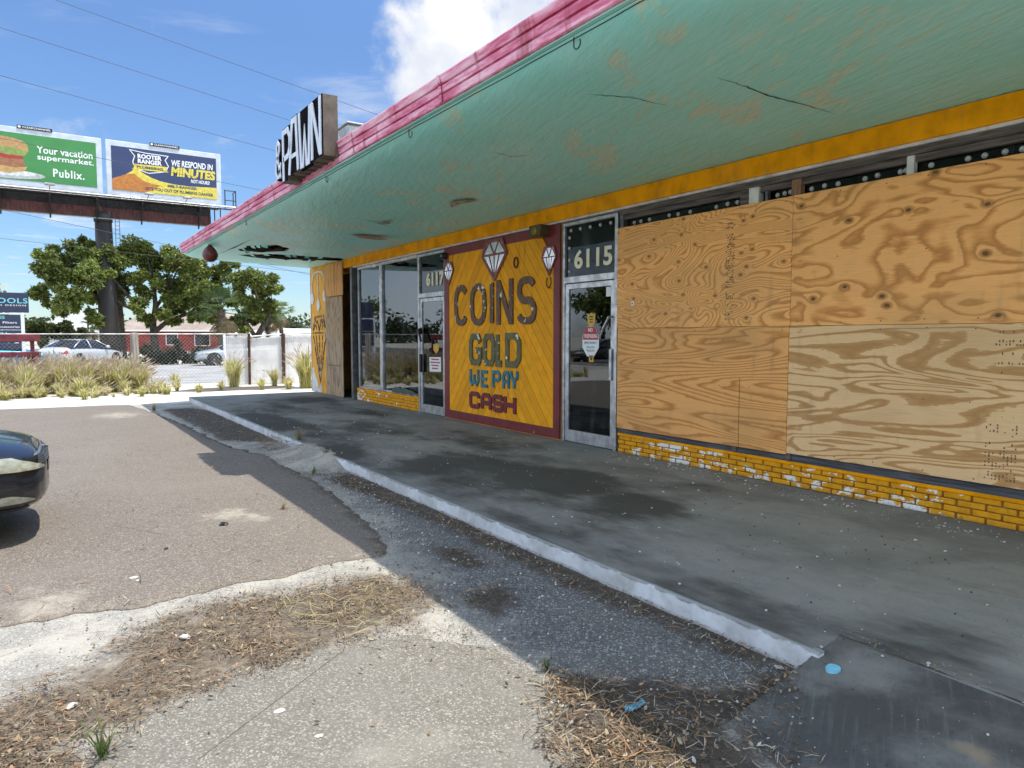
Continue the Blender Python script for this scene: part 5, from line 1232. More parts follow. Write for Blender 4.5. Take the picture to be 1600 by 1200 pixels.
def poster(x0, name, label, base):
    pnl = MB(); pnl.bbox(x0, x0+7.36, BY, BY+.18, 11.17, 14.86, .03); o = pnl.build('poster_panel', m_frame, bb); o['label'] = label
    pst = MB(); pst.prism([(.33, .38), (7.03, .38), (7.03, 3.32), (.33, 3.32)], frontP(x0, BY, 11.17), 0, .02); pst.build('poster', base, o)
    P = frontP(x0, BY-.02, 11.17)
    pl = MB(); pl.bbox(x0+2.7, x0+4.6, BY-.06, BY+.02, 14.80, 15.02, .01); pl.build('name_plate', m_k, o)
    text('lettering', 'CLEARCHANNEL', frontP(x0, BY-.061, 11.17), 2.98, 3.685, 1.55, .11, 0, m_w, o, .01)
    q = MB(); q.prism(ring(2.83, 3.74, .08, .07, 0, 360, 12)[:-1], frontP(x0, BY-.061, 11.17), 0, .004); q.build('emblem', m_w, o)
    return o, P
m_k = simple('black plate', (.012, .012, .014), .6); m_w = simple('white lettering', (.78, .80, .82), .6, 0, .05); m_grn = simple('green poster', (.045, .22, .06), .6, 0, .06, 1); m_navy = simple('navy poster', (.022, .04, .115), .6, 0, .06, 1); m_yel = simple('yellow print', (.62, .52, .07), .6, 0, .06); m_nv2 = simple('navy print', (.02, .03, .09), .6, 0, .06)
o, P = poster(-3.35, 'poster_panel', 'green poster panel with a sandwich on a plate', m_grn)
text('lettering', 'Your vacation', P, 3.70, 2.22, 3.12, .46, .0, m_w, o, .012, depth=.01); text('lettering', 'supermarket.', P, 3.72, 1.70, 3.15, .46, 0, m_w, o, .012, depth=.01); text('lettering', 'Publix.', P, 4.55, .80, 1.75, .52, 0, m_w, o, .02, space=1.15, depth=.01)
def flat(name, poly, col, d, par, PP_): b_ = MB(); b_.prism(poly, PP_, 0, d); return b_.build(name, simple(name+' ink', col, .6, 0, .2, 5), par)
_flat0 = flat
def flat(name, poly, col, d, par, PP_): return _flat0(name, [(max(.33, .33+(u-.33)*1.42), max(.39, .45+(v-.45)*1.03)) for u, v in poly], col, d, par, PP_)
flat('plate_picture', ring(1.15, .72, 1.85, .30, 0, 360, 30)[:-1], (.42, .44, .43), .004, o, P)
flat('plate_picture', ring(1.10, .80, 1.55, .20, 0, 360, 30)[:-1], (.62, .64, .62), .006, o, P)
flat('sandwich_picture', jag(ring(.95, 2.35, 1.45, .62, -40, 220, 24, 2.8), .1, .03, 4, 2), (.42, .25, .10), .008, o, P)
flat('sandwich_picture', jag([(.35, 1.80), (2.25, 1.85), (2.35, 2.15), (1.8, 2.30), (.35, 2.35)], .08, .07, 4, 3), (.20, .30, .07), .010, o, P)
flat('sandwich_picture', jag([(.35, 1.62), (2.2, 1.62), (2.2, 1.85), (.35, 2.02)], .08, .05, 4, 4), (.36, .03, .025), .012, o, P)
flat('sandwich_picture', jag([(.35, 1.12), (2.0, 1.08), (2.25, 1.30), (2.2, 1.66), (.35, 1.70)], .08, .06, 4, 5), (.30, .13, .06), .014, o, P)
flat('sandwich_picture', jag([(.35, .80), (1.7, .78), (2.28, 1.02), (2.35, 1.25), (1.9, 1.12), (.35, 1.25)], .08, .04, 4, 6), (.48, .29, .10), .016, o, P)
flat = _flat0
o, P = poster(4.24, 'poster_panel', 'navy poster panel with yellow words and a plumbing shield', m_navy)
flat('swoosh', [(.33, .38), (7.03, .38), (7.03, 1.22), (5.2, 1.12), (4.2, 1.14), (3.3, 1.26), (2.7, 1.45), (2.2, 1.72), (1.75, 2.05), (1.55, 1.75), (.9, 1.3), (.33, 1.1)], (.62, .52, .07), .004, o, P)
flat('swoosh', [(.33, .38), (2.3, .38), (2.9, .62), (3.3, .98), (2.9, 1.0), (2.4, 1.12), (2.0, 1.32), (1.7, 1.6), (1.2, 1.5), (.33, 1.1)], (.45, .17, .03), .006, o, P)
sh = [(1.45, 3.18), (2.4, 3.08), (3.85, 3.05), (3.65, 2.75), (3.85, 2.35), (3.65, 1.95), (2.6, 1.72), (1.75, 1.95), (1.62, 2.4), (1.75, 2.8)]
flat('shield', sh, (.02, .03, .09), .006, o, P); b = MB(); stroke(b, sh, .05, P, 0, .010, True); b.build('shield_outline', m_w, o, fix=True)
flat('ribbon', [(1.55, 1.88), (3.85, 1.92), (3.70, 2.12), (3.75, 2.30), (1.6, 2.26), (1.7, 2.06)], (.62, .52, .07), .012, o, P)
text('lettering', 'ROOTER', P, 1.93, 2.68, 1.5, .30, .006, m_w, o, .035, depth=.006); text('lettering', 'RANGER', P, 1.93, 2.34, 1.5, .30, .006, m_w, o, .035, depth=.006); text('lettering', 'PLUMBING', P, 1.85, 1.99, 1.65, .19, .012, m_nv2, o, .03, depth=.004)
arc = lambda s, t: (s, t*(1+.05*math.sin(s*math.pi))+.05*s)
text('lettering', 'WE RESPOND IN', P, 4.05, 2.42, 2.75, .42, 0, m_w, o, .02, .12, depth=.008, warp=arc); text('lettering', 'MINUTES', P, 4.0, 1.72, 2.95, .66, 0, m_yel, o, .05, .12, depth=.012); text('lettering', 'NOT HOURS!', P, 5.3, 1.38, 1.25, .25, .0, m_w, o, .02, .12, depth=.008)
text('lettering', '888-7-RANGER', P, 3.75, .90, 1.95, .19, .004, m_nv2, o, .03, depth=.006); text('lettering', 'GETS YOU OUT OF PLUMBING DANGER', P, 2.3, .56, 4.5, .21, .004, m_nv2, o, .03, depth=.006, warp=lambda s, t: (s, t-.1*s*0))
b = MB()
for z, y in ((10.98, BY-.75), (10.93, BY-.05)): b.tube([(-5.5, y, z), (12.4, y, z)], .055, 6)
b.build('catwalk', simple('galvanised rail', (.50, .50, .50), .5, .4), bb)
b = MB(); b.box(-5.5, 11.3, BY-.7, BY+.0, 10.78, 10.86); b.build('catwalk', m_steel, bb)
b = MB(); b.tube([(-5.5, BY+.1, 9.55), (10.9, BY+.1, 9.55)], .03, 6); b.build('lower_rail', simple('pale rail', (.42, .42, .42), .5, .4), bb)
for x in (-1.7, .95, 3.6, 6.3, 10.0):
    b = MB(); b.box(x-.05, x+.05, BY-.7, BY+.9, 10.62, 10.77); b.tube([(x, BY-.62, 10.8), (x, BY+.2, 9.35)], .05, 6); b.tube([(x, BY+.2, 9.35), (x, BY+.2, 11.2)], .05, 6); b.build('bracket', m_steel, bb)
for x in np.arange(-1.5, 10.5, .8):
    b = MB(); b.tube([(x, BY-.3, 10.78), (x+.12, BY+.1, 10.36)], .035, 5); b.tube([(x+.12, BY+.1, 10.36), (x+.3, BY+.1, 10.5)], .03, 5); b.build('strut', m_steel, bb)
for x in (.95, 6.6, 9.0):
    b = MB(); b.tube([(x, BY-.75, 10.98), (x, BY-1.7, 11.15)], .03, 5); b.bbox(x-.28, x+.28, BY-1.85, BY-1.6, 11.10, 11.24, .03); b.build('flood_lamp', simple('lamp housing', (.35, .36, .36), .5, .3), bb)
text('lettering', '003086', frontP(0, BY-.80, 0), 4.95, 10.93, 1.25, .24, 0, m_w, bb, .03)
b = MB()
for x in (11.75, 12.5): b.tube([(x, BY-.4, 10.9), (x, BY-.4, 12.25)], .04, 5)
for z in (11.5, 12.2): b.tube([(11.75, BY-.4, z), (12.5, BY-.4, z)], .035, 5)
b.tube([(12.5, BY+.4, 10.9), (12.5, BY+.4, 12.25)], .04, 5); b.tube([(12.5, BY-.4, 12.2), (12.5, BY+.4, 12.2)], .035, 5); b.tube([(11.2, BY-.4, 10.86), (12.6, BY-.4, 10.86)], .06, 5); b.tube([(11.0, BY-.4, 10.85), (11.0, BY-.4, 9.6)], .04, 5); b.tube([(11.4, BY-.4, 10.85), (11.4, BY-.4, 9.9)], .04, 5)
b.build('end_cage', m_steel, bb)
b = MB()
for x in (4.72, 4.98): b.tube([(x, BY+.7, 7.7), (x, BY+.7, 9.7)], .02, 4)
for z in np.arange(7.8, 9.7, .28): b.tube([(4.72, BY+.7, z), (4.98, BY+.7, z)], .016, 4)
b.build('ladder', simple('ladder steel', (.16, .16, .17), .5, .4), bb)

# pool shop signboard
ps = thing('shop_sign', (-.7, 40, 0), 'tall navy signboard on white posts at the left edge reading POOLS', 'sign')
m_sn = simple('navy sign face', (.016, .026, .06), .5, 0, .1); m_ts = simple('turquoise lettering', (.16, .50, .55), .5, 0, .05); m_ws = simple('white post', (.66, .67, .67), .5, 0, .12)
for z0, z1, x1 in ((2.66, 3.57, -.32), (1.88, 2.56, -.66), (1.28, 1.84, -.66), (.98, 1.25, -.66)):
    b = MB(); b.bbox(-4.6, x1, 40, 40.15, z0, z1, .01); b.build('sign_face', m_sn, ps)
b = MB(); b.bbox(-.655, -.51, 40.0, 40.16, 0, 2.66, .01); b.build('post', m_ws, ps); b = MB(); b.bbox(-4.7, -4.55, 40.0, 40.16, 0, 2.66, .01); b.build('post', m_ws, ps)
b = MB(); b.box(-4.55, -.66, 40.01, 40.12, 2.58, 2.63); b.box(-4.55, -.66, 40.01, 40.12, 1.85, 1.872); b.build('rail', m_ws, ps)
PP2 = frontP(0, 39.998, 0)
text('lettering', 'POOLS', PP2, -1.73, 3.08, 1.37, .24, 0, m_ts, ps, .015, 0, 1.1); text('lettering', 'QUALITY AND DESIGN', PP2, -2.85, 2.94, 2.42, .08, 0, m_ws, ps, .01, 0, 1.25)
text('lettering', 'SUPPLIES', PP2, -2.2, 2.36, .95+.0, .14, 0, m_ts, ps, .02); text('lettering', 'Water  \u00b7  Filters', PP2, -2.25, 2.15, 1.45, .10, 0, m_ws, ps, .01); text('lettering', '\u00b7  Accessories', PP2, -1.75, 1.95, 1.05, .10, 0, m_ws, ps, .01)
text('lettering', 'FISH', PP2, -1.75, 1.60, .55, .16, 0, m_ts, ps, .02); text('lettering', 'ACTION', PP2, -1.75, 1.38, 1.0, .16, 0, m_ws, ps, .02)

# ------------------------------------------------------------------ fence, rails, posts
def chain(mb, x0, x1, y, z0, z1, p=.11, r=.0026):
    h = z1-z0; n_ = int((x1-x0+h)/p)
    for i in range(n_):
        for s in (0, 1):
            a = x0-h+i*p if s == 0 else x0+i*p; pts = []
            xa, xb = (a, a+h) if s == 0 else (a, a-h)
            za, zb = z0, z1
            lo, hi = x0, x1
            def cut(x, z, X, Z, lim): t = (lim-x)/(X-x); return lim, z+(Z-z)*t
            A, B = (xa, za), (xb, zb)
            if max(A[0], B[0]) <= lo or min(A[0], B[0]) >= hi: continue
            if A[0] < lo: A = cut(*A, *B, lo)
            if A[0] > hi: A = cut(*A, *B, hi)
            if B[0] < lo: B = cut(*B, *A, lo)
            if B[0] > hi: B = cut(*B, *A, hi)
            yy = y+(.004 if s else -.004)
            mb.tube([(A[0], yy, A[1]), (B[0], yy, B[1])], r, 3, caps=False)
m_galv = simple('galvanised wire', (.36, .36, .35), .5, .5, .3, 4)
fe = thing('chain_link_fence', (0, 24, 0), 'grey chain link fence running behind the tall grass', 'fence')
b = MB(); chain(b, -6.4, 4.9, 24.0, .08, 1.60); b.build('mesh', m_galv, fe)
b = MB(); b.tube([(-6.4, 24, 1.62), (4.92, 24, 1.64)], .024, 6); b.build('top_rail', m_galv, fe)
for x in (-6.4, -4.0, -1.6): b = MB(); b.tube([(x, 24.03, 0), (x, 24.03, 1.66)], .03, 8); b.build('post', m_galv, fe)
wp = thing('wooden_post', (2.37, 23.85, 0), 'pale round wooden post standing in the tall grass by the fence', 'post')
b = MB(); b.tube([(2.37, 23.82, -.05), (2.37, 23.82, .8), (2.37, 23.82, 1.64), (2.37, 23.82, 1.68)], [.115, .108, .105, .09], 14); b.build('shaft', simple('bleached timber', (.36, .32, .27), .85, 0, .4, 6, .3, stretch=(3, 3, .3)), wp)
rd = thing('guard_rail', (-1, 23.6, 0), 'dark red two board guard rail in front of the blue signboard', 'guard rail')
m_rail = simple('dark red board', (.16, .025, .035), .65, 0, .35, 4, .1)
for z0, z1 in ((1.43, 1.63), (1.00, 1.15)): b = MB(); b.bbox(-6.2, .04, 23.55, 23.60, z0, z1, .01); b.build('board', m_rail, rd)
for x in (-6, -3.8, -1.9, -.15): b = MB(); b.bbox(x-.05, x+.05, 23.605, 23.70, 0, 1.55, .01); b.build('post', m_rail, rd)
wf = thing('slatted_fence', (6.3, 24, 0), 'white slatted chain link gate panels with rusty dark posts beside the shop', 'fence')
m_slat = simple('white plastic slat', (.80, .81, .82), .55, 0, .12, 3)
def slats(x0, x1, z0, z1, top=0, y=24.03):
    b_ = MB(); r = random.Random(int(x0*10)); x = x0
    while x < x1-.02: b_.box(x, x+.058, y+r.uniform(-.004, .004), y+.012, z0+r.uniform(-.01, .02), z1+top*(x-x0)/(x1-x0)+r.uniform(-.01, .012)); x += .064
    p_ = b_.build('slat_panel', m_slat, wf); c_ = MB(); chain(c_, x0, x1, 23.99, z0, z1, .09, .0018); c_.build('mesh', m_galv, p_)
slats(4.95, 5.63, .04, 1.60); slats(5.72, 6.72, .0, 1.50, .07); slats(6.83, 9.6, -.02, 1.62)
b = MB(); b.tube([(5.72, 23.98, 1.56), (6.74, 23.98, 1.64)], .028, 6); b.tube([(4.93, 23.98, 1.64), (5.66, 23.98, 1.63)], .024, 6); b.tube([(6.8, 23.98, 1.66), (9.6, 23.98, 1.70)], .024, 6); b.build('top_rail', m_galv, wf)
for x, r_, m_ in ((5.675, .055, 'rust'), (6.775, .075, 'rust')): b = MB(); b.tube([(x, 23.95, -.05), (x+.01, 23.95, 1.66)], r_*.8, 8); b.build('post', M[m_], wf)
b = MB(); b.tube([(4.93, 23.97, 0), (4.93, 23.97, 1.66)], .04, 8); b.lathe([(.05, 0), (.045, .05), (0, .07)], (5.3, 24, 1.63), 'Z', 8); b.build('post', m_slat, wf)

# ------------------------------------------------------------------ plants
def leafquad(mb, c, d, w_, l, col, bend=.25):
    d = d.normalized(); s = d.cross(Vector((0, 0, 1)));
    if s.length < 1e-3: s = Vector((1, 0, 0))
    s.normalize(); s = Matrix.Rotation(R.uniform(-1.2, 1.2), 3, d) @ s; n_ = s.cross(d)
    mb.c = col
    m_ = c+d*l*.5+n_*l*bend*.3
    mb.add([c, m_+s*w_/2, c+d*l, m_-s*w_/2], [(0, 1, 2, 3)])
def crown(mb, blobs, count, size, cols, seed, core=.15):
    r = random.Random(seed); tot_ = sum(b[3]**2 for b in blobs)
    for (cx, cy, cz, br) in blobs:
        n_ = int(count*br**2/tot_)
        # sub-clumps give light and dark masses and gaps
        subs = []
        for _ in range(max(5, int(br*br*7))):
            v = Vector((r.gauss(0, 1), r.gauss(0, 1), r.gauss(0, 1))).normalized()*br*r.uniform(.35, 1.0); v.z *= .8
            subs.append((Vector((cx, cy, cz))+v, br*r.uniform(.18, .42), r.uniform(.65, 1.25)))
        for _ in range(n_):
            sc_, sr, sh_ = r.choice(subs)
            v = Vector((r.gauss(0, 1), r.gauss(0, 1), r.gauss(0, 1))).normalized()*sr*r.uniform(.3, 1.0)**.5
            d = Vector((r.gauss(0, 1), r.gauss(0, 1), r.gauss(0, .7)-.1)); k_ = r.uniform(.75, 1.25)*sh_; c = cols[r.randrange(len(cols))]
            leafquad(mb, sc_+v, d, size*r.uniform(.45, .75), size*r.uniform(.8, 1.4), (c[0]*k_, c[1]*k_, c[2]*k_))
OAK = [(.17, .215, .05), (.14, .19, .044), (.23, .27, .065), (.30, .33, .085), (.09, .13, .034)]
def tree(name, label, cat, base, limbs, blobs, count, size, cols, seed, group=None, bark='bark'):
    th = thing(name, base, label, cat, group); b = MB()
    for pts, rr in limbs: b.tube(pts, [q*.78 for q in rr], 9)
    b.build('trunk', M[bark], th, True)
    b = MB(); crown(b, blobs, count, size, cols, seed); b.build('crown', M['leaf'], th)
    return th
# positions on the plane of the tree row about 55 m away
def tx(x): return -.36-1.804+x*.0401
def tz(y): return 5.44+(430-y)*.0436
def BL(l, y0=55, seed=0):
    r = random.Random(seed); return [(tx(x), y0+r.uniform(-1.6, 1.6), tz(y), rad*.0405) for x, y, rad in l]
tree('oak_tree', 'large spreading oak with pale branches behind the billboard pole', 'tree', (7.0, 57, 0),
     [([(7.05, 57, 0), (6.95, 57, 1.3), (6.9, 57, 2.4)], [.42, .34, .30]), ([(6.9, 57, 2.3), (6.2, 57, 3.4), (5.2, 56.7, 4.6), (4.2, 56.3, 5.8)], [.26, .2, .14, .07]), ([(6.9, 57, 2.3), (7.1, 57, 3.8), (7.0, 56.8, 5.4), (6.6, 56.5, 7.2)], [.27, .22, .16, .06]), ([(7.0, 57, 1.9), (7.9, 57, 2.7), (9.2, 56.8, 3.2), (10.4, 56.5, 4.2)], [.24, .2, .15, .06]), ([(6.4, 57, 3.1), (5.0, 57, 3.8), (3.2, 56.8, 4.9), (1.6, 56.6, 5.6)], [.17, .14, .1, .05]), ([(7.1, 57, 3.6), (8.0, 57, 5.0), (8.6, 56.8, 6.4)], [.17, .13, .05]), ([(5.4, 57, 4.5), (3.5, 56.6, 6.0), (2.6, 56.4, 7.0)], [.13, .09, .04])],
     BL([(80, 425, 34), (62, 448, 22), (110, 395, 36), (78, 392, 22), (140, 382, 28), (172, 392, 34), (205, 385, 32), (238, 388, 34), (268, 400, 36), (130, 425, 34), (178, 432, 30), (222, 432, 32), (262, 440, 34), (95, 462, 26), (120, 465, 26), (78, 478, 18), (130, 488, 18), (285, 430, 30), (148, 452, 26), (200, 470, 18), (240, 478, 20), (215, 495, 16), (272, 472, 22), (258, 492, 16), (250, 455, 22)], 57, 1), 50000, .24, OAK, 5, 'trees behind the billboard')
tree('oak_tree', 'rounded leafy oak with a leaning trunk right of the billboard pole', 'tree', (13.6, 55, 0),
     [([(13.2, 55, 0), (13.7, 55, 1.6), (14.6, 55, 3.2), (15.0, 55, 4.4)], [.36, .30, .22, .1]), ([(13.6, 55, 1.4), (12.6, 55, 3.0), (11.6, 55, 4.6)], [.22, .17, .06]), ([(14.2, 55, 2.6), (13.8, 55, 4.0), (13.4, 55, 5.6)], [.18, .13, .05])],
     BL([(310, 412, 30), (335, 425, 30), (365, 420, 30), (395, 428, 28), (412, 442, 22), (330, 455, 30), (300, 450, 28), (370, 455, 30), (400, 465, 22), (318, 485, 24), (350, 490, 26), (290, 400, 26), (345, 400, 22), (420, 460, 14), (378, 490, 18), (302, 468, 26), (282, 462, 22), (412, 482, 18), (388, 472, 24), (330, 510, 18), (360, 512, 14), (284, 440, 26), (276, 415, 24), (296, 486, 20), (425, 440, 14), (268, 455, 20)], 55, 2), 40000, .23, OAK, 6, 'trees behind the billboard')
tree('oak_tree', 'dark bushy tree far left low beside the signboard', 'tree', (2.0, 62, 0), [([(2, 62, 0), (2, 62, 2)], [.25, .15])],
     [(tx(x)*1.12+.0, 62, tz(y)*1.1-.2, r_*.045) for x, y, r_ in ((55, 505, 18), (75, 512, 18), (98, 505, 20), (108, 515, 14), (40, 515, 14), (62, 525, 14), (90, 525, 16))], 5000, .28, [(.09, .12, .035), (.07, .10, .03), (.12, .14, .05)], 7, 'trees behind the billboard')
# shrubs along the red house
SH = [(.030, .048, .016), (.022, .036, .014), (.045, .062, .02), (.015, .026, .011)]
shrub = None
for i, (x, y, w_, h_, lab) in enumerate(((5.0, 43.5, 1.3, 1.0, 'dark green shrub right beside the billboard pole'), (6.4, 43.7, 1.4, 1.1, 'dark green shrub behind the pale wooden post'), (7.9, 44.0, 1.4, 1.0, 'dark green shrub under the oak fork by the red house'), (9.3, 43.8, 1.3, .95, 'dark green shrub left of the near palm trunk'), (10.5, 44.0, 1.2, 1.0, 'dark green shrub at the foot of the near palm'), (12.6, 46.0, 1.3, 1.1, 'dark green shrub behind the silver car'), (1.6, 46.2, 1.0, .9, 'olive shrub beside the bright blue car'))):
    th = thing('shrub', (x, y, 0), lab, 'shrub', 'shrubs along the red house'); b = MB()
    crown(b, [(x-.5*w_, y, .4*h_, .55*w_*.8), (x+.4*w_, y+.2, .45*h_, .55*w_*.8), (x, y-.2, .75*h_, .5*w_*.8), (x+.2, y, .3, .6)], 2200, .16, SH, 30+i); b.build('leaves', M['leaf'], th)
    b = MB(); r = random.Random(i)
    for q in range(5): b.tube([(x+r.uniform(-.2, .2), y, 0), (x+r.uniform(-.6, .6), y, .7)], [.03, .012], 5)
    b.build('stem', M['bark'], th)
def palm(label, base, h_, lean, nf, L, seed, cols=((.075, .115, .035), (.11, .15, .05), (.05, .08, .03)), rad=.17, dead=6):
    th = thing('palm_tree', base, label, 'palm', 'palms beyond the fence'); x, y, z = base; r = random.Random(seed)
    b = MB(); pts = [(x+lean*(i/10)**1.5, y, h_*i/10) for i in range(11)]; b.tube(pts, [rad*(1.25-.035*i)*(1+.06*r.uniform(-1, 1)) for i in range(11)], 12)
    for i in range(90):
        t = r.uniform(.1, 1); a = r.uniform(0, 6.28); cx = x+lean*t**1.5; q = rad*1.05
        b.add([(cx+q*math.cos(a), y+q*math.sin(a), h_*t), (cx+q*math.cos(a+.5), y+q*math.sin(a+.5), h_*t), (cx+q*1.35*math.cos(a+.25), y+q*1.35*math.sin(a+.25), h_*t+.13)], [(0, 1, 2)])
    b.build('trunk', M['palm_bark'], th)
    b = MB(); top = Vector((x+lean, y, h_))
    for i in range(nf+dead):
        dd = i >= nf; a = r.uniform(0, 6.28); el = r.uniform(-.5, 1.25) if not dd else r.uniform(-1.4, -.8)
        d = Vector((math.cos(a)*math.cos(el), math.sin(a)*math.cos(el), math.sin(el))); l1 = L*r.uniform(.4, .55)
        p0 = top+Vector((0, 0, r.uniform(-.15, .15))); p1 = p0+d*l1+Vector((0, 0, -.06*l1))
        c = (.20, .15, .075) if dd else r.choice(cols); b.c = c
        b.tube([p0, p1], [.018, .012], 4, caps=False)
        s = d.cross(Vector((0, 0, 1))).normalized(); u = s.cross(d)
        for k_ in range(15):
            f = -1.25+2.5*k_/14; q = (d*math.cos(f)+s*math.sin(f)).normalized(); ln = L*.55*(1-.25*abs(f)/1.25)*r.uniform(.85, 1.1); w2 = .035
            t_ = q.cross(u).normalized()*w2; sh_ = r.uniform(.7, 1.3); b.c = (c[0]*sh_, c[1]*sh_, c[2]*sh_)
            m_ = p1+q*ln*.6+u*.05; e = p1+q*ln+Vector((0, 0, -.22*ln))
            b.add([p1, m_+t_, e, m_-t_], [(0, 1, 2, 3)])
    b.build('fronds', M['leaf'], th); return th
palm('sabal palm with a thick shaggy trunk in front of the red house', (9.75, 48, 0), 3.2, .0, 26, 1.9, 1, rad=.27)
palm('young palm with open fans standing beside the utility pole', (16.4, 58, 0), 3.4, -.25, 24, 1.5, 2, ((.14, .18, .06), (.11, .15, .05)), rad=.16)
palm('slim palm half hidden behind the rounded oak', (14.6, 56, 0), 3.1, .3, 20, 1.4, 3, rad=.14)
palm('shaggy palm trunk tight behind the billboard pole', (4.9, 58.5, 0), 5.0, -.2, 20, 1.6, 4, rad=.36)
palm('small drooping palm in front of the grey roofed house', (3.65, 66, 0), 2.3, .0, 16, 1.3, 9, rad=.1)
# far tree belt as one mass, plus the row across the street (seen in the shop windows)
b = MB(); r = random.Random(77); bl = [(x, 150+r.uniform(-6, 6), r.uniform(1.6, 3.2), r.uniform(3, 4.6)) for x in np.arange(-95, 120, 4.2)]
crown(b, bl, 17000, 1.1, [(.05, .075, .025), (.04, .06, .022), (.075, .095, .035)], 78); tag(b.build('far_trees', M['leaf']), 'low belt of distant green trees along the horizon', 'trees', kind='stuff')
for i, (x, y, h_) in enumerate(((-32, 30, 7), (-31, 41, 8), (-33, 52, 7.5), (-31, 64, 9), (-33, 78, 9), (-17, 88, 8), (-7, 95, 8), (-24, 92, 8), (-12, 70, 6), (-34, 20, 7))):
    tree('street_tree', 'broad dark tree across the street, seen in the shop windows', 'tree', (x, y, 0), [([(x, y, 0), (x, y, h_*.5)], [.3, .18])],
         [(x+r.uniform(-2.4, 2.4), y+r.uniform(-2, 2), h_*r.uniform(.4, .85), h_*r.uniform(.18, .3)) for _ in range(7)], 2600, .5, OAK, 90+i, 'trees across the street')

# houses
def house(name, label, x0, x1, y0, y1, zw, zr, wall, roofm, ridge_in, windows, group='houses beyond the fence'):
    th = thing(name, ((x0+x1)/2, (y0+y1)/2, 0), label, 'house', group)
    b = MB(); b.box(x0, x1, y0, y1, -.1, zw); wo = b.build('wall', wall, th)
    e = .5; b = MB(); ym = (y0+y1)/2
    v = [(x0-e, y0-e, zw), (x1+e, y0-e, zw), (x1+e, y1+e, zw), (x0-e, y1+e, zw), (x0+ridge_in, ym, zr), (x1-ridge_in, ym, zr)]
    b.add(v, [(0, 1, 5, 4), (1, 2, 5), (2, 3, 4, 5), (3, 0, 4), (3, 2, 1, 0)]); ro = b.build('roof', roofm, th)
    b = MB(); b.box(x0-e, x1+e, y0-e-.03, y0-e, zw-.12, zw+.04); b.build('fascia_board', m_ws, ro)
    for (a, c, z0, z1) in windows:
        f = MB(); f.bbox(a, c, y0-.06, y0-.005, z0, z1, .01); fo = f.build('window', m_ws, th); p = MB(); p.box(a+.08, c-.08, y0-.075, y0-.061, z0+.08, z1-.08); p.build('pane', m_carglass, fo)
    return th
m_tile, nb_, bs_ = new_mat('tan shingles'); o_ = nb_.obj(); bk = nb_.new('ShaderNodeTexBrick'); nb_.put(bk.inputs['Vector'], nb_.mapv(o_, (1, 3.2, 0)))
bk.inputs['Color1'].default_value = (.36, .29, .23, 1); bk.inputs['Color2'].default_value = (.27, .21, .165, 1); bk.inputs['Mortar'].default_value = (.15, .12, .10, 1); bk.inputs['Scale'].default_value = 1.4; bk.inputs['Mortar Size'].default_value = .03
nb_.put(bs_.inputs['Base Color'], nb_.mix(nb_.math('MULTIPLY', nb_.step(nb_.noise(o_, .5, 5), .4, .7), .4), bk.outputs[0], (.42, .37, .31))); bs_.inputs['Roughness'].default_value = .9
m_redw = simple('red house wall', (.23, .028, .022), .7, 0, .25, 1); m_groof = simple('grey metal roof', (.42, .43, .42), .6, 0, .2, 1, stretch=(1, .2, 3)); m_wwall = simple('white wall', (.58, .58, .56), .7, 0, .15, 1)
house('red_house', 'long low red house with a tan shingle roof behind the trees', 6.7, 24, 83, 92, 2.18, 4.15, m_redw, m_tile, 3.4, [(14.0, 15.6, .5, 1.9), (11.2, 12.4, .6, 1.9), (18.5, 19.8, .6, 1.9)])
house('grey_house', 'pale house with a big grey roof left of the billboard pole', .5, 8.6, 96, 106, 1.75, 4.6, m_wwall, m_groof, 2.2, [(1.6, 2.8, .6, 1.5)])
house('low_shed', 'long low white roofed shed behind the shrubs right of the red house', 17.2, 30, 70, 76, 1.55, 2.35, m_redw, m_wwall, 1.5, [(19, 20, .5, 1.3)])
# utility pole with transformer and wires
up = thing('utility_pole', (17.9, 52, 0), 'dark utility pole with transformer can behind the shop end', 'utility pole')
b = MB(); b.tube([(17.55, 52, 0), (17.55, 52, 7.6)], [.17, .13], 10); b.build('pole', simple('dark timber', (.05, .045, .04), .9, 0, .4, 4), up)
b = MB(); b.bbox(16.6, 18.5, 51.9, 52.0, 6.6, 6.72, .01); b.bbox(16.9, 17.6, 51.9, 52.0, 5.6, 5.68, .01); b.build('crossarm', M['oldwood'], up)
b = MB(); b.lathe([(0, 0), (.2, .02), (.22, .05), (.22, .75), (.2, .8), (0, .84)], (16.95, 51.8, 3.9), 'Z', 14); b.build('transformer', simple('transformer grey', (.30, .31, .32), .5, .3), up, True)
for x in (16.75, 17.2, 18.3): b = MB(); b.lathe([(.03, 0), (.06, .05), (.03, .1), (.05, .15), (0, .2)], (x, 51.95, 6.72), 'Z', 8); b.build('insulator', simple('grey insulator', (.3, .3, .3), .4), up)
tp = thing('thin_pole', (3.6, 80, 0), 'thin dark pole standing by the grey roof left of the billboard pole', 'pole'); b = MB(); b.tube([(3.62, 72, 0), (3.62, 72, 3.8)], .07, 6); b.tube([(3.5, 72, 3.75), (3.74, 72, 3.75)], .05, 5); b.build('shaft', m_steel, tp)
def wire(label, A, B, y, sag=.12, r_=.0085, x0=-22, x1=26):
    dx = (B[1]-A[1])/(B[0]-A[0]); b_ = MB(); pts = []
    for i in range(41):
        x = x0+(x1-x0)*i/40; t = (x-x0)/(x1-x0); pts.append((x, y, A[1]+dx*(x-A[0])-sag*(4*t*(1-t)-.86)))
    b_.tube(pts, r_, 5); tag(b_.build('power_line', M['wire']), label, 'wire', 'power lines overhead')
wire('topmost power line crossing the sky above the PAWN sign', (.892, 12.064), (11.819, 10.302), 27)
wire('second power line from the top, ending behind the PAWN sign', (-.617, 10.897), (8.232, 9.542), 27)
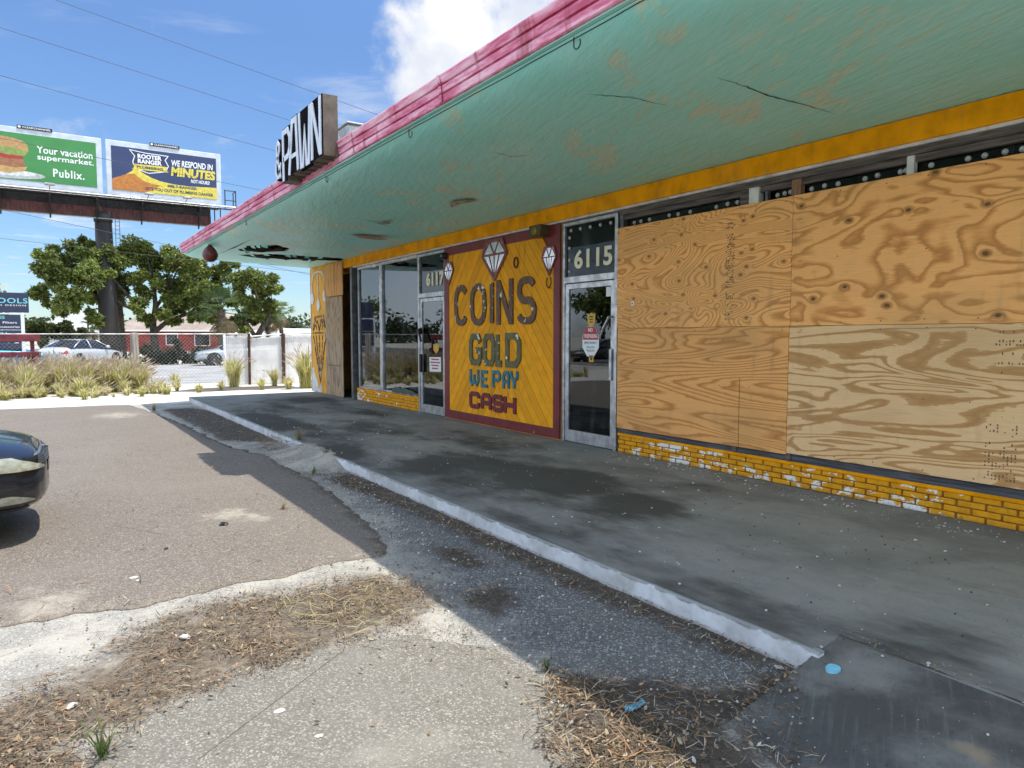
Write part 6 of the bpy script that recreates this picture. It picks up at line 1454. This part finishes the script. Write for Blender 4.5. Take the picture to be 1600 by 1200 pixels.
wire('third power line from the top, passing just above the posters', (-.673, 9.474), (7.735, 8.351), 27)
wire('power line passing across the faces of both posters', (-.747, 7.602), (7.011, 6.897), 27, r_=.0075)
wire('upper of the low thin wires across the billboard pole below the posters', (-.82, 5.45), (4.778, 4.55), 27, .05, .007)
wire('lowest thin wire crossing in front of the oak crown', (-.82, 4.6), (4.778, 4.25), 27.3, .05, .006)

# tall fountain grass
GC = [(.52, .49, .19), (.66, .60, .32), (.44, .45, .14), (.72, .65, .42), (.32, .36, .10)]
def clump(mb, x, y, h_, n_, seed, plume=.15, spread=.5, green=.5):
    r = random.Random(seed)
    for i in range(n_):
        a = r.uniform(0, 6.283); l = h_*r.uniform(.55, 1.05); t = r.uniform(.12, 1)*spread; bx, by = x+r.gauss(0, .05)*h_, y+r.gauss(0, .05)*h_
        d = Vector((math.cos(a), math.sin(a), 0)); w_ = r.uniform(.006, .012); s = Vector((-d.y, d.x, 0))*w_
        c = r.choice(GC[:3] if r.random() < green else GC[1:4]); k_ = r.uniform(.75, 1.25); c = tuple(q*k_ for q in c); mb.c = c
        p = [Vector((bx, by, -.02))+d*(t*l*f*f*.95)+Vector((0, 0, l*(f-.42*t*f*f))) for f in (0, .45, .8, 1.0)]
        mb.add([p[0]-s, p[0]+s, p[1]+s, p[1]-s, p[2]+s*.8, p[2]-s*.8, p[3]], [(0, 1, 2, 3), (3, 2, 4, 5), (5, 4, 6)])
        if r.random() < plume:
            mb.c = r.choice([(.62, .52, .40), (.68, .58, .45), (.54, .44, .34)]); e = p[3]; dr = (p[3]-p[2]).normalized()*.55+d*.25+Vector((.25, 0, .12)); dr.normalize(); L = .22*r.uniform(.7, 1.2)
            for q in range(3):
                sd = Vector((r.gauss(0, 1), r.gauss(0, 1), r.gauss(0, 1))).normalized()*.016
                mb.add([e, e+dr*L*.4+sd, e+dr*L, e+dr*L*.4-sd], [(0, 1, 2, 3)])
b = MB(); r = random.Random(21)
for i in range(190):
    x = r.uniform(-1.9, 2.42) if i < 130 else r.uniform(-6.2, -1.9); y = 21.7+2.7*r.random()**.75
    clump(b, x, y, (.55 if y < 22.3 else .95)*r.uniform(.75, 1.15), 230 if i < 130 else 90, 300+i, .20 if y > 22.3 else .05, .62, r.choice((.2, .5, .8)))
for i in range(90):
    x = r.uniform(-1.9, 2.9) if i < 60 else r.uniform(-6.2, -1.9); y = 20.9+1.4*r.random()**.6; clump(b, x, y, r.uniform(.15, .42)*(.7+.4*(y-20.9)), r.choice((40, 70, 130)), 500+i, .04, 1.0, r.choice((0, .1, .3, .8)))
tag(b.build('tall_grass', M['grass']), 'dense tall dry grass with feathery heads in front of the fence', 'grass', kind='stuff')
gm = []
for i, (h_, n_, pl_, sp_, gr_) in enumerate(((1.0, 420, .14, .6, .55), (.45, 200, .04, .9, .8), (.28, 120, 0, 1.0, .8))):
    b = MB(); clump(b, 0, 0, h_, n_, 700+i, pl_, sp_, gr_); gm.append(b.mesh('grass_tussock', M['grass']))
for gi, x, y, s, rz, lab in ((0, 5.05, 23.3, 1.05, 0, 'tall yellow grass tussock in front of the left white slatted panel'), (0, 6.75, 21.5, 1.28, 1.3, 'tallest feathery grass tussock against the orange end pillar'), (1, 6.15, 21.3, 1.0, 2.0, 'low green tussock at the foot of the tallest feathery tussock'), (1, 5.45, 21.6, .9, .5, 'small green tussock before the middle slatted panel'), (0, 6.2, 23.0, .62, 2.2, 'dry tussock leaning on the middle slatted panel'), (1, 3.55, 24.6, 1.1, 3.0, 'bright green tussock behind the chain link, right of the wooden post'), (1, 3.25, 22.2, .8, 1.0, 'single low tussock on the sand right of the tall grass'), (1, 4.4, 22.0, .75, 4.0, 'low tussock on the sand left of the white slatted panels'), (2, 3.7, 21.4, 1.2, 2.5, 'flat sparse tuft nearest the walkway end on the sand'), (2, 2.2, 20.9, 1.2, .3, 'flat green tuft at the front edge of the tall grass by the walkway'), (2, .9, 20.7, 1.3, 5.0, 'small green tuft on the sand in front of the tall grass')):
    o = link('grass_tussock', gm[gi]); o.location = (x, y, 0); o.scale = (s, s, s); o.rotation_euler = (0, 0, rz); tag(o, lab, 'grass', 'tussocks on the sand')

# ------------------------------------------------------------------ litter
LC = [(.30, .23, .14), (.23, .16, .09), (.15, .10, .058), (.36, .29, .185), (.08, .055, .035), (.12, .08, .045), (.10, .065, .04), (.30, .165, .08), (.06, .045, .03), (.22, .16, .095)]
def leaf(mb, r, x, y, z, s, col, kind):
    a = r.uniform(0, 6.283); d = Vector((math.cos(a), math.sin(a), r.uniform(-.12, .25))); d.normalize(); sd = Vector((-math.sin(a), math.cos(a), r.uniform(-.5, .5))).normalized(); c = Vector((x, y, z)); k_ = r.uniform(.7, 1.25); mb.c = tuple(min(.8, q*k_) for q in col)
    up = Vector((0, 0, s*r.uniform(.05, .3)))
    if kind == 'leaf': mb.add([c, c+d*s*.35+sd*s*.22, c+d*s*.7+sd*s*.2+up*.4, c+d*s+up, c+d*s*.7-sd*s*.2+up*.6, c+d*s*.35-sd*s*.22], [(0, 1, 2, 3, 4, 5)])
    else:
        w_ = min(.0022, s*.022) if kind == 'straw' else min(.0026, s*.03)
        m_ = c+d*s*.5+sd*s*r.uniform(-.12, .12)+up*.3
        mb.add([c-sd*w_, c+sd*w_, m_+sd*w_, m_-sd*w_, c+d*s+sd*w_*.5+up*.3, c+d*s-sd*w_*.5+up*.3], [(0, 1, 2, 3), (3, 2, 4, 5)])
def scatter(mb, poly, n_, seed, zf, kinds, cols=LC, smin=.02, smax=.06, soft=.12, straw=(.04, .12)):
    r = random.Random(seed); xs = [p[0] for p in poly]; ys_ = [p[1] for p in poly]; k = 0; tries = 0
    P_ = np.array([[r.uniform(min(xs)-soft, max(xs)+soft), r.uniform(min(ys_)-soft, max(ys_)+soft)] for _ in range(n_*5)]); D = sdf(P_[:, 0], P_[:, 1], poly)
    for (x, y), d in zip(P_, D):
        if k >= n_: break
        if d > 0 and r.random() > math.exp(-d/soft*2.5): continue
        if d > soft: continue
        n2 = mnoise.noise(Vector((x*3, y*3, seed)))
        if n2 < r.uniform(-.7, .1): continue
        kd = r.choice(kinds); s = r.uniform(*straw) if kd != 'leaf' else r.uniform(smin, smax)
        leaf(mb, r, x, y, zf(x, y)+r.uniform(.001, .012), s, r.choice(cols), kd); k += 1
z_mul = lambda x, y: .022+.006*mnoise.noise(Vector((x*9, y*9, 1)))
b = MB()
MULCH_V = [(-.45, 3.50), (-.2, 3.66), (.117, 3.86), (.428, 4.2), (.789, 4.40), (1.259, 4.34), (1.676, 4.34), (1.9, 4.15), (1.92, 3.85), (1.80, 3.62), (1.546, 3.443), (1.329, 3.46), (1.027, 3.36), (.698, 3.34), (.365, 3.23), (.128, 3.12), (.03, 2.65), (-.5, 2.6)]
scatter(b, MULCH_V, 7500, 1, z_mul, ['leaf', 'straw', 'straw', 'twig'], smin=.010, smax=.032, straw=(.02, .07))
scatter(b, [(-.5, 2.6), (-.45, 3.45), (.2, 3.2), (.1, 2.7)], 900, 2, z_mul, ['straw', 'leaf', 'twig'], LC, .012, .03, straw=(.03, .10))
scatter(b, [(1.0, 4.0), (1.5, 4.3), (1.75, 4.2), (1.6, 3.7), (1.3, 3.5)], 150, 3, z_mul, ['straw'], [(.34, .29, .15), (.28, .23, .12), (.24, .22, .10)], straw=(.05, .16))
scatter(b, [(.3, 4.2), (1.9, 4.7), (2.1, 4.3), (1.9, 3.2), (1.9, 2.6), (1.0, 3.9)], 700, 4, lambda x, y: .006, ['straw', 'leaf', 'twig'], smin=.012, smax=.035, soft=.3, straw=(.02, .07))
EDGE = [(-.45, 4.66), (-.231, 4.60), (.475, 4.53), (1.19, 4.59), (2.05, 4.64), (2.22, 4.95), (2.5, 7.2), (2.52, 9.5), (2.28, 9.5), (2.3, 7.2), (2.1, 5.1), (1.9, 4.82), (1.2, 4.75), (.475, 4.7), (-.2, 4.76), (-.45, 4.85)]
scatter(b, EDGE, 1500, 7, lambda x, y: .018, ['straw', 'leaf', 'twig', 'leaf'], LC+[(.45, .42, .36), (.4, .36, .3)], .006, .02, .05, (.015, .06))
scatter(b, [(-.5, 4.8), (2.1, 4.8), (2.2, 8), (2.2, 12), (-.5, 12)], 260, 5, lambda x, y: .026, ['twig', 'straw', 'leaf'], smin=.015, smax=.035, straw=(.03, .14))
scatter(b, [(.1, 1.5), (.2, 3.0), (.7, 3.2), (1.7, 3.0), (1.8, 2.4), (1.4, 1.6)], 120, 6, lambda x, y: .018, ['leaf', 'twig', 'straw'], smin=.012, smax=.03, straw=(.02, .05))
tag(b.build('leaf_litter', M['tint']), 'sunlit dry leaves, straw and twigs beside the asphalt', 'leaf litter', kind='stuff')
b = MB(); DC = [(.26, .19, .12), (.18, .125, .075), (.10, .07, .045), (.34, .27, .18), (.06, .045, .033), (.34, .19, .09), (.42, .38, .32)]
for i, (p, n_) in enumerate(((DIRT1, 2600), (DIRT2, 5200), (DIRTF, 3200), (PATCH1, 160), (PATCH2, 220))): scatter(b, p, n_, 20+i, lambda x, y: .018, ['leaf', 'straw', 'twig', 'twig'], DC, .009, .034, .11, (.02, .07))
scatter(b, [(1.9, 2.55), (1.65, 2.2), (1.45, 1.6), (1.9, 1.7), (2.05, 2.3)], 1500, 33, lambda x, y: .018, ['straw', 'straw', 'leaf'], LC, .012, .035, .1, (.03, .10))
scatter(b, [(2.55, 9.9), (3.05, 9.9), (3.1, 10.7), (2.7, 10.9)], 500, 34, lambda x, y: .06, ['straw', 'twig'], DC+LC, .02, .04, .1, (.06, .16))
scatter(b, [(2.3, 7.7), (3.0, 7.7), (3.05, 10.2), (2.4, 10.2)], 1500, 35, lambda x, y: max(.012, rise(x, y)+.004), ['leaf', 'twig', 'straw'], DC, .008, .026, .1, (.02, .07))
scatter(b, [(2.15, 1.5), (2.3, 1.86), (2.75, 1.95), (2.95, 1.95), (2.6, 1.75), (2.35, 1.6), (2.25, 1.2), (2.1, .9)], 420, 36, lambda x, y: ramp_z(x, y)+.003, ['leaf', 'twig', 'straw'], DC, .008, .024, .04, (.02, .06))
scatter(b, [(3.16, 1.9), (3.24, 1.9), (3.26, .5), (3.16, .5)], 260, 37, lambda x, y: .136, ['leaf', 'twig', 'straw'], DC+[(.10, .14, .05)], .005, .016, .03, (.01, .04))
tag(b.build('leaf_litter', M['tint']), 'dark rotting leaves and twigs in the shade along the kerb', 'leaf litter', kind='stuff')
def chips(name, label, poly, n_, z, seed, smin, smax, cols, cat, thick=.3, soft=.01, noisek=0):
    b = MB(); r = random.Random(seed); xs = [p[0] for p in poly]; ys_ = [p[1] for p in poly]; k = 0
    while k < n_:
        x, y = r.uniform(min(xs), max(xs)), r.uniform(min(ys_), max(ys_))
        if not inside((x, y), poly) or (noisek and mnoise.noise(Vector((x*2, y*2, seed))) < r.uniform(-.5, noisek)): continue
        s = smin+(smax-smin)*r.random()**3; c = r.choice(cols); q = r.uniform(.8, 1.1); b.c = tuple(min(.85, v*q) for v in c); n2 = r.choice((4, 5, 6)); a0 = r.uniform(0, 6.28); h_ = s*thick; zz = z(x, y) if callable(z) else z
        ring0 = [(x+s*r.uniform(.6, 1.1)*math.cos(a0+6.283*i/n2), y+s*r.uniform(.45, .9)*math.sin(a0+6.283*i/n2)) for i in range(n2)]
        b.add([(p, t, zz-.002) for p, t in ring0]+[(x+(p-x)*.75, y+(t-y)*.75, zz+h_*r.uniform(.6, 1.2)) for p, t in ring0], [tuple(range(n2, 2*n2))]+[(i, (i+1) % n2, n2+(i+1) % n2, n2+i) for i in range(n2)]); k += 1
    return tag(b.build(name, M['tint']), label, cat, kind='stuff')
WALK = [(2.99, -.5), (5.9, -.5), (5.9, 14), (2.99, 14)]
chips('paint_flakes', 'small white paint flakes scattered over the shaded walkway', WALK, 520, S+.003, 41, .003, .017, [(.62, .63, .64), (.5, .5, .5), (.55, .52, .45), (.66, .67, .68)], 'flakes', .25)
chips('paint_flakes', 'white paint flakes fallen thick along the peeling brick', [(5.55, 2.0), (5.98, 2.0), (5.98, 6.6), (5.6, 6.6)], 240, S+.003, 42, .004, .02, [(.66, .67, .68), (.6, .6, .6)], 'flakes', .2)
chips('dark_crumbs', 'dark dirt crumbs scattered over the near walkway', [(3.1, .3), (5.2, .3), (5.2, 4.5), (3.1, 4.5)], 260, S+.003, 43, .002, .009, [(.03, .028, .025), (.06, .05, .04)], 'crumbs', .5)
chips('gravel', 'loose pale stones on the shaded apron beside the kerb', [(1.9, 1.9), (2.9, 1.9), (2.9, 7.5), (2.3, 7.5), (2.2, 4.5), (1.8, 3.2)], 1500, .004, 44, .002, .012, [(.45, .44, .42), (.3, .3, .29), (.58, .57, .54), (.12, .12, .12), (.2, .2, .2)], 'gravel', .6)
chips('gravel', 'loose shell gravel lying on the sunlit concrete', [(-.4, 2.4), (-.3, 4.6), (2.1, 4.6), (1.95, 2.5), (1.5, 1.4), (.2, 1.5)], 1300, .006, 45, .002, .008, [(.55, .51, .43), (.4, .37, .31), (.62, .59, .52), (.22, .19, .15)], 'gravel', .6)
chips('gravel', 'pale grit along the edge of the aggregate path', [(.4, 3.15), (.75, 3.28), (1.25, 3.34), (1.55, 3.31), (1.75, 3.1), (1.95, 3.05), (1.9, 3.3), (1.6, 3.5), (1.2, 3.5), (.6, 3.42)], 900, .010, 48, .002, .007, [(.42, .39, .33), (.5, .47, .4), (.3, .27, .22), (.2, .17, .13)], 'gravel', .6)
chips('gravel', 'crumbled stones along the broken asphalt edge', [(2.1, 4.7), (2.35, 6), (2.6, 9.5), (2.3, 11.3), (2.55, 11.3), (2.85, 9), (2.7, 6.5), (2.5, 4.9)], 900, .006, 46, .003, .014, [(.4, .38, .35), (.5, .48, .45), (.2, .18, .17)], 'gravel', .6)
chips('gravel', 'white specks and crumbs on the dark ramp', [(2.3, 1.8), (3.1, 1.85), (3.1, .6), (2.15, .6)], 90, ramp_z, 47, .002, .008, [(.6, .6, .58), (.05, .05, .05), (.4, .38, .34)], 'gravel', .5)
# single bits of rubbish
def chunk(name, label, cat, x, y, z, sx, sy, sz, mat, seed, rz=0):
    r = random.Random(seed); bm = bmesh.new(); bmesh.ops.create_icosphere(bm, subdivisions=2, radius=1)
    for v in bm.verts:
        k_ = 1+.45*mnoise.noise(v.co*1.6+Vector((seed, 0, 0))); v.co = Vector((v.co.x*sx*k_, v.co.y*sy*k_, max(v.co.z*sz*k_, -sz*.3)))
    me = bpy.data.meshes.new(name); bm.to_mesh(me); bm.free(); me.materials.append(mat)
    o = link(name, me); o.location = (x, y, z); o.rotation_euler = (0, 0, rz); tag(o, label, cat)
m_chalk = simple('chalky white', (.55, .53, .48), .8, 0, .2, 20, .3)
for i, (x, y, z, s, lab) in enumerate(((.457, 5.09, .028, .026, 'white chip alone on the sunlit asphalt nearest the car'), (.47, 5.02, .028, .014, 'smaller of the two white chips on the sunlit asphalt'), (.575, 3.92, .03, .032, 'crumpled white scrap lying in the leaf litter'), (.783, 2.937, .017, .022, 'triangular white chip on the exposed aggregate path'), (.058, 3.44, .03, .026, 'white lump at the left end of the leaf litter'), (2.86, 2.02, .02, .020, 'white stone against the foot of the kerb near the ramp'), (.86, 2.66, .017, .016, 'flat white flake lowest on the aggregate path'))):
    chunk('white_chip', lab, 'chip', x, y, z-.004, s*1.15, s*.7, s*.28, m_chalk, i*3, i)
chunk('dark_lump', 'small black lump alone on the open asphalt', 'lump', 1.215, 6.12, .03, .035, .025, .022, M['black'], 5)
chunk('dark_lump', 'tiny black stone on the asphalt nearer than the black lump', 'lump', .72, 5.65, .028, .014, .010, .010, M['black'], 8)
dc = thing('blue_disc', (2.89, 1.77, .11), 'light blue flat round piece at the corner of the ramp and kerb', 'disc'); b = MB(); b.prism(jag(ring(2.89, 1.765, .034, .032, 0, 360, 24)[:-1], .01, .004, 30, 1), lambda u, v, d: (u, v, d+(u-2.89)*.13), .088, .106); b.build('disc', simple('pale blue paint', (.20, .52, .66), .5, 0, .1, 30), dc)
rg = MB(); r = random.Random(6); n_ = 12
for i in range(n_+1):
    for k_ in range(n_+1):
        u, v = i/n_, k_/n_; rg.v.append((2.034+(u-.5)*.115+.008*mnoise.noise(Vector((u*6, v*6, 0))), 2.123+(v-.5)*.05*(1-.4*u), +.024+.022*abs(mnoise.noise(Vector((u*5, v*5, 3))))+.01*mnoise.noise(Vector((u*14, v*14, 5)))))
for i in range(n_):
    for k_ in range(n_): rg.f.append((i*(n_+1)+k_, (i+1)*(n_+1)+k_, (i+1)*(n_+1)+k_+1, i*(n_+1)+k_+1)); rg.mi.append(0); rg.col.append((1, 1, 1))
tag(rg.build('blue_rag', simple('crumpled blue glove', (.20, .40, .48), .45, 0, .45, 25), None, True), 'crumpled blue glove lying in the dark litter near the ramp', 'glove')
# weeds
for i, (x, y, z, h_, n_, lab) in enumerate(((.14, 2.95, .02, .22, 26, 'thin green weed growing from the litter at the bottom left'), (2.93, 8.55, .10, .16, 30, 'small weed on the broken kerb rise'), (2.55, 7.9, .02, .14, 34, 'green weed at the foot of the broken kerb'), (1.93, 2.62, .01, .10, 18, 'little weed at the shadow edge on the apron'), (3.0, 9.9, .10, .30, 60, 'dry weed leaning over the buried kerb'), (1.95, 16.4, .02, .3, 60, 'dry tuft at the far corner of the asphalt'), (1.78, 6.4, .03, .09, 26, 'flattened straw tuft in the middle of the asphalt'))):
    b = MB(); r = random.Random(900+i)
    for q in range(n_):
        a = r.uniform(0, 6.28); t = r.uniform(.2, 1.1); l = h_*r.uniform(.5, 1); d = Vector((math.cos(a), math.sin(a), 0)); w_ = Vector((-d.y, d.x, 0))*.0028; k_ = r.uniform(.7, 1.2); b.c = tuple(v*k_ for v in ((.12, .17, .05) if i in (0, 1, 2, 3) and r.random() < .75 else (.36, .30, .15)))
        p = [Vector((x+r.gauss(0, .012), y+r.gauss(0, .012), z))+d*(t*l*f*f)+Vector((0, 0, l*(f-.45*t*f*f))) for f in (0, .5, 1)]
        b.add([p[0]-w_, p[0]+w_, p[1]+w_, p[1]-w_, p[2]], [(0, 1, 2, 3), (3, 2, 4)])
    tag(b.build('weed', M['grass']), lab, 'weed', 'weeds in the cracks')
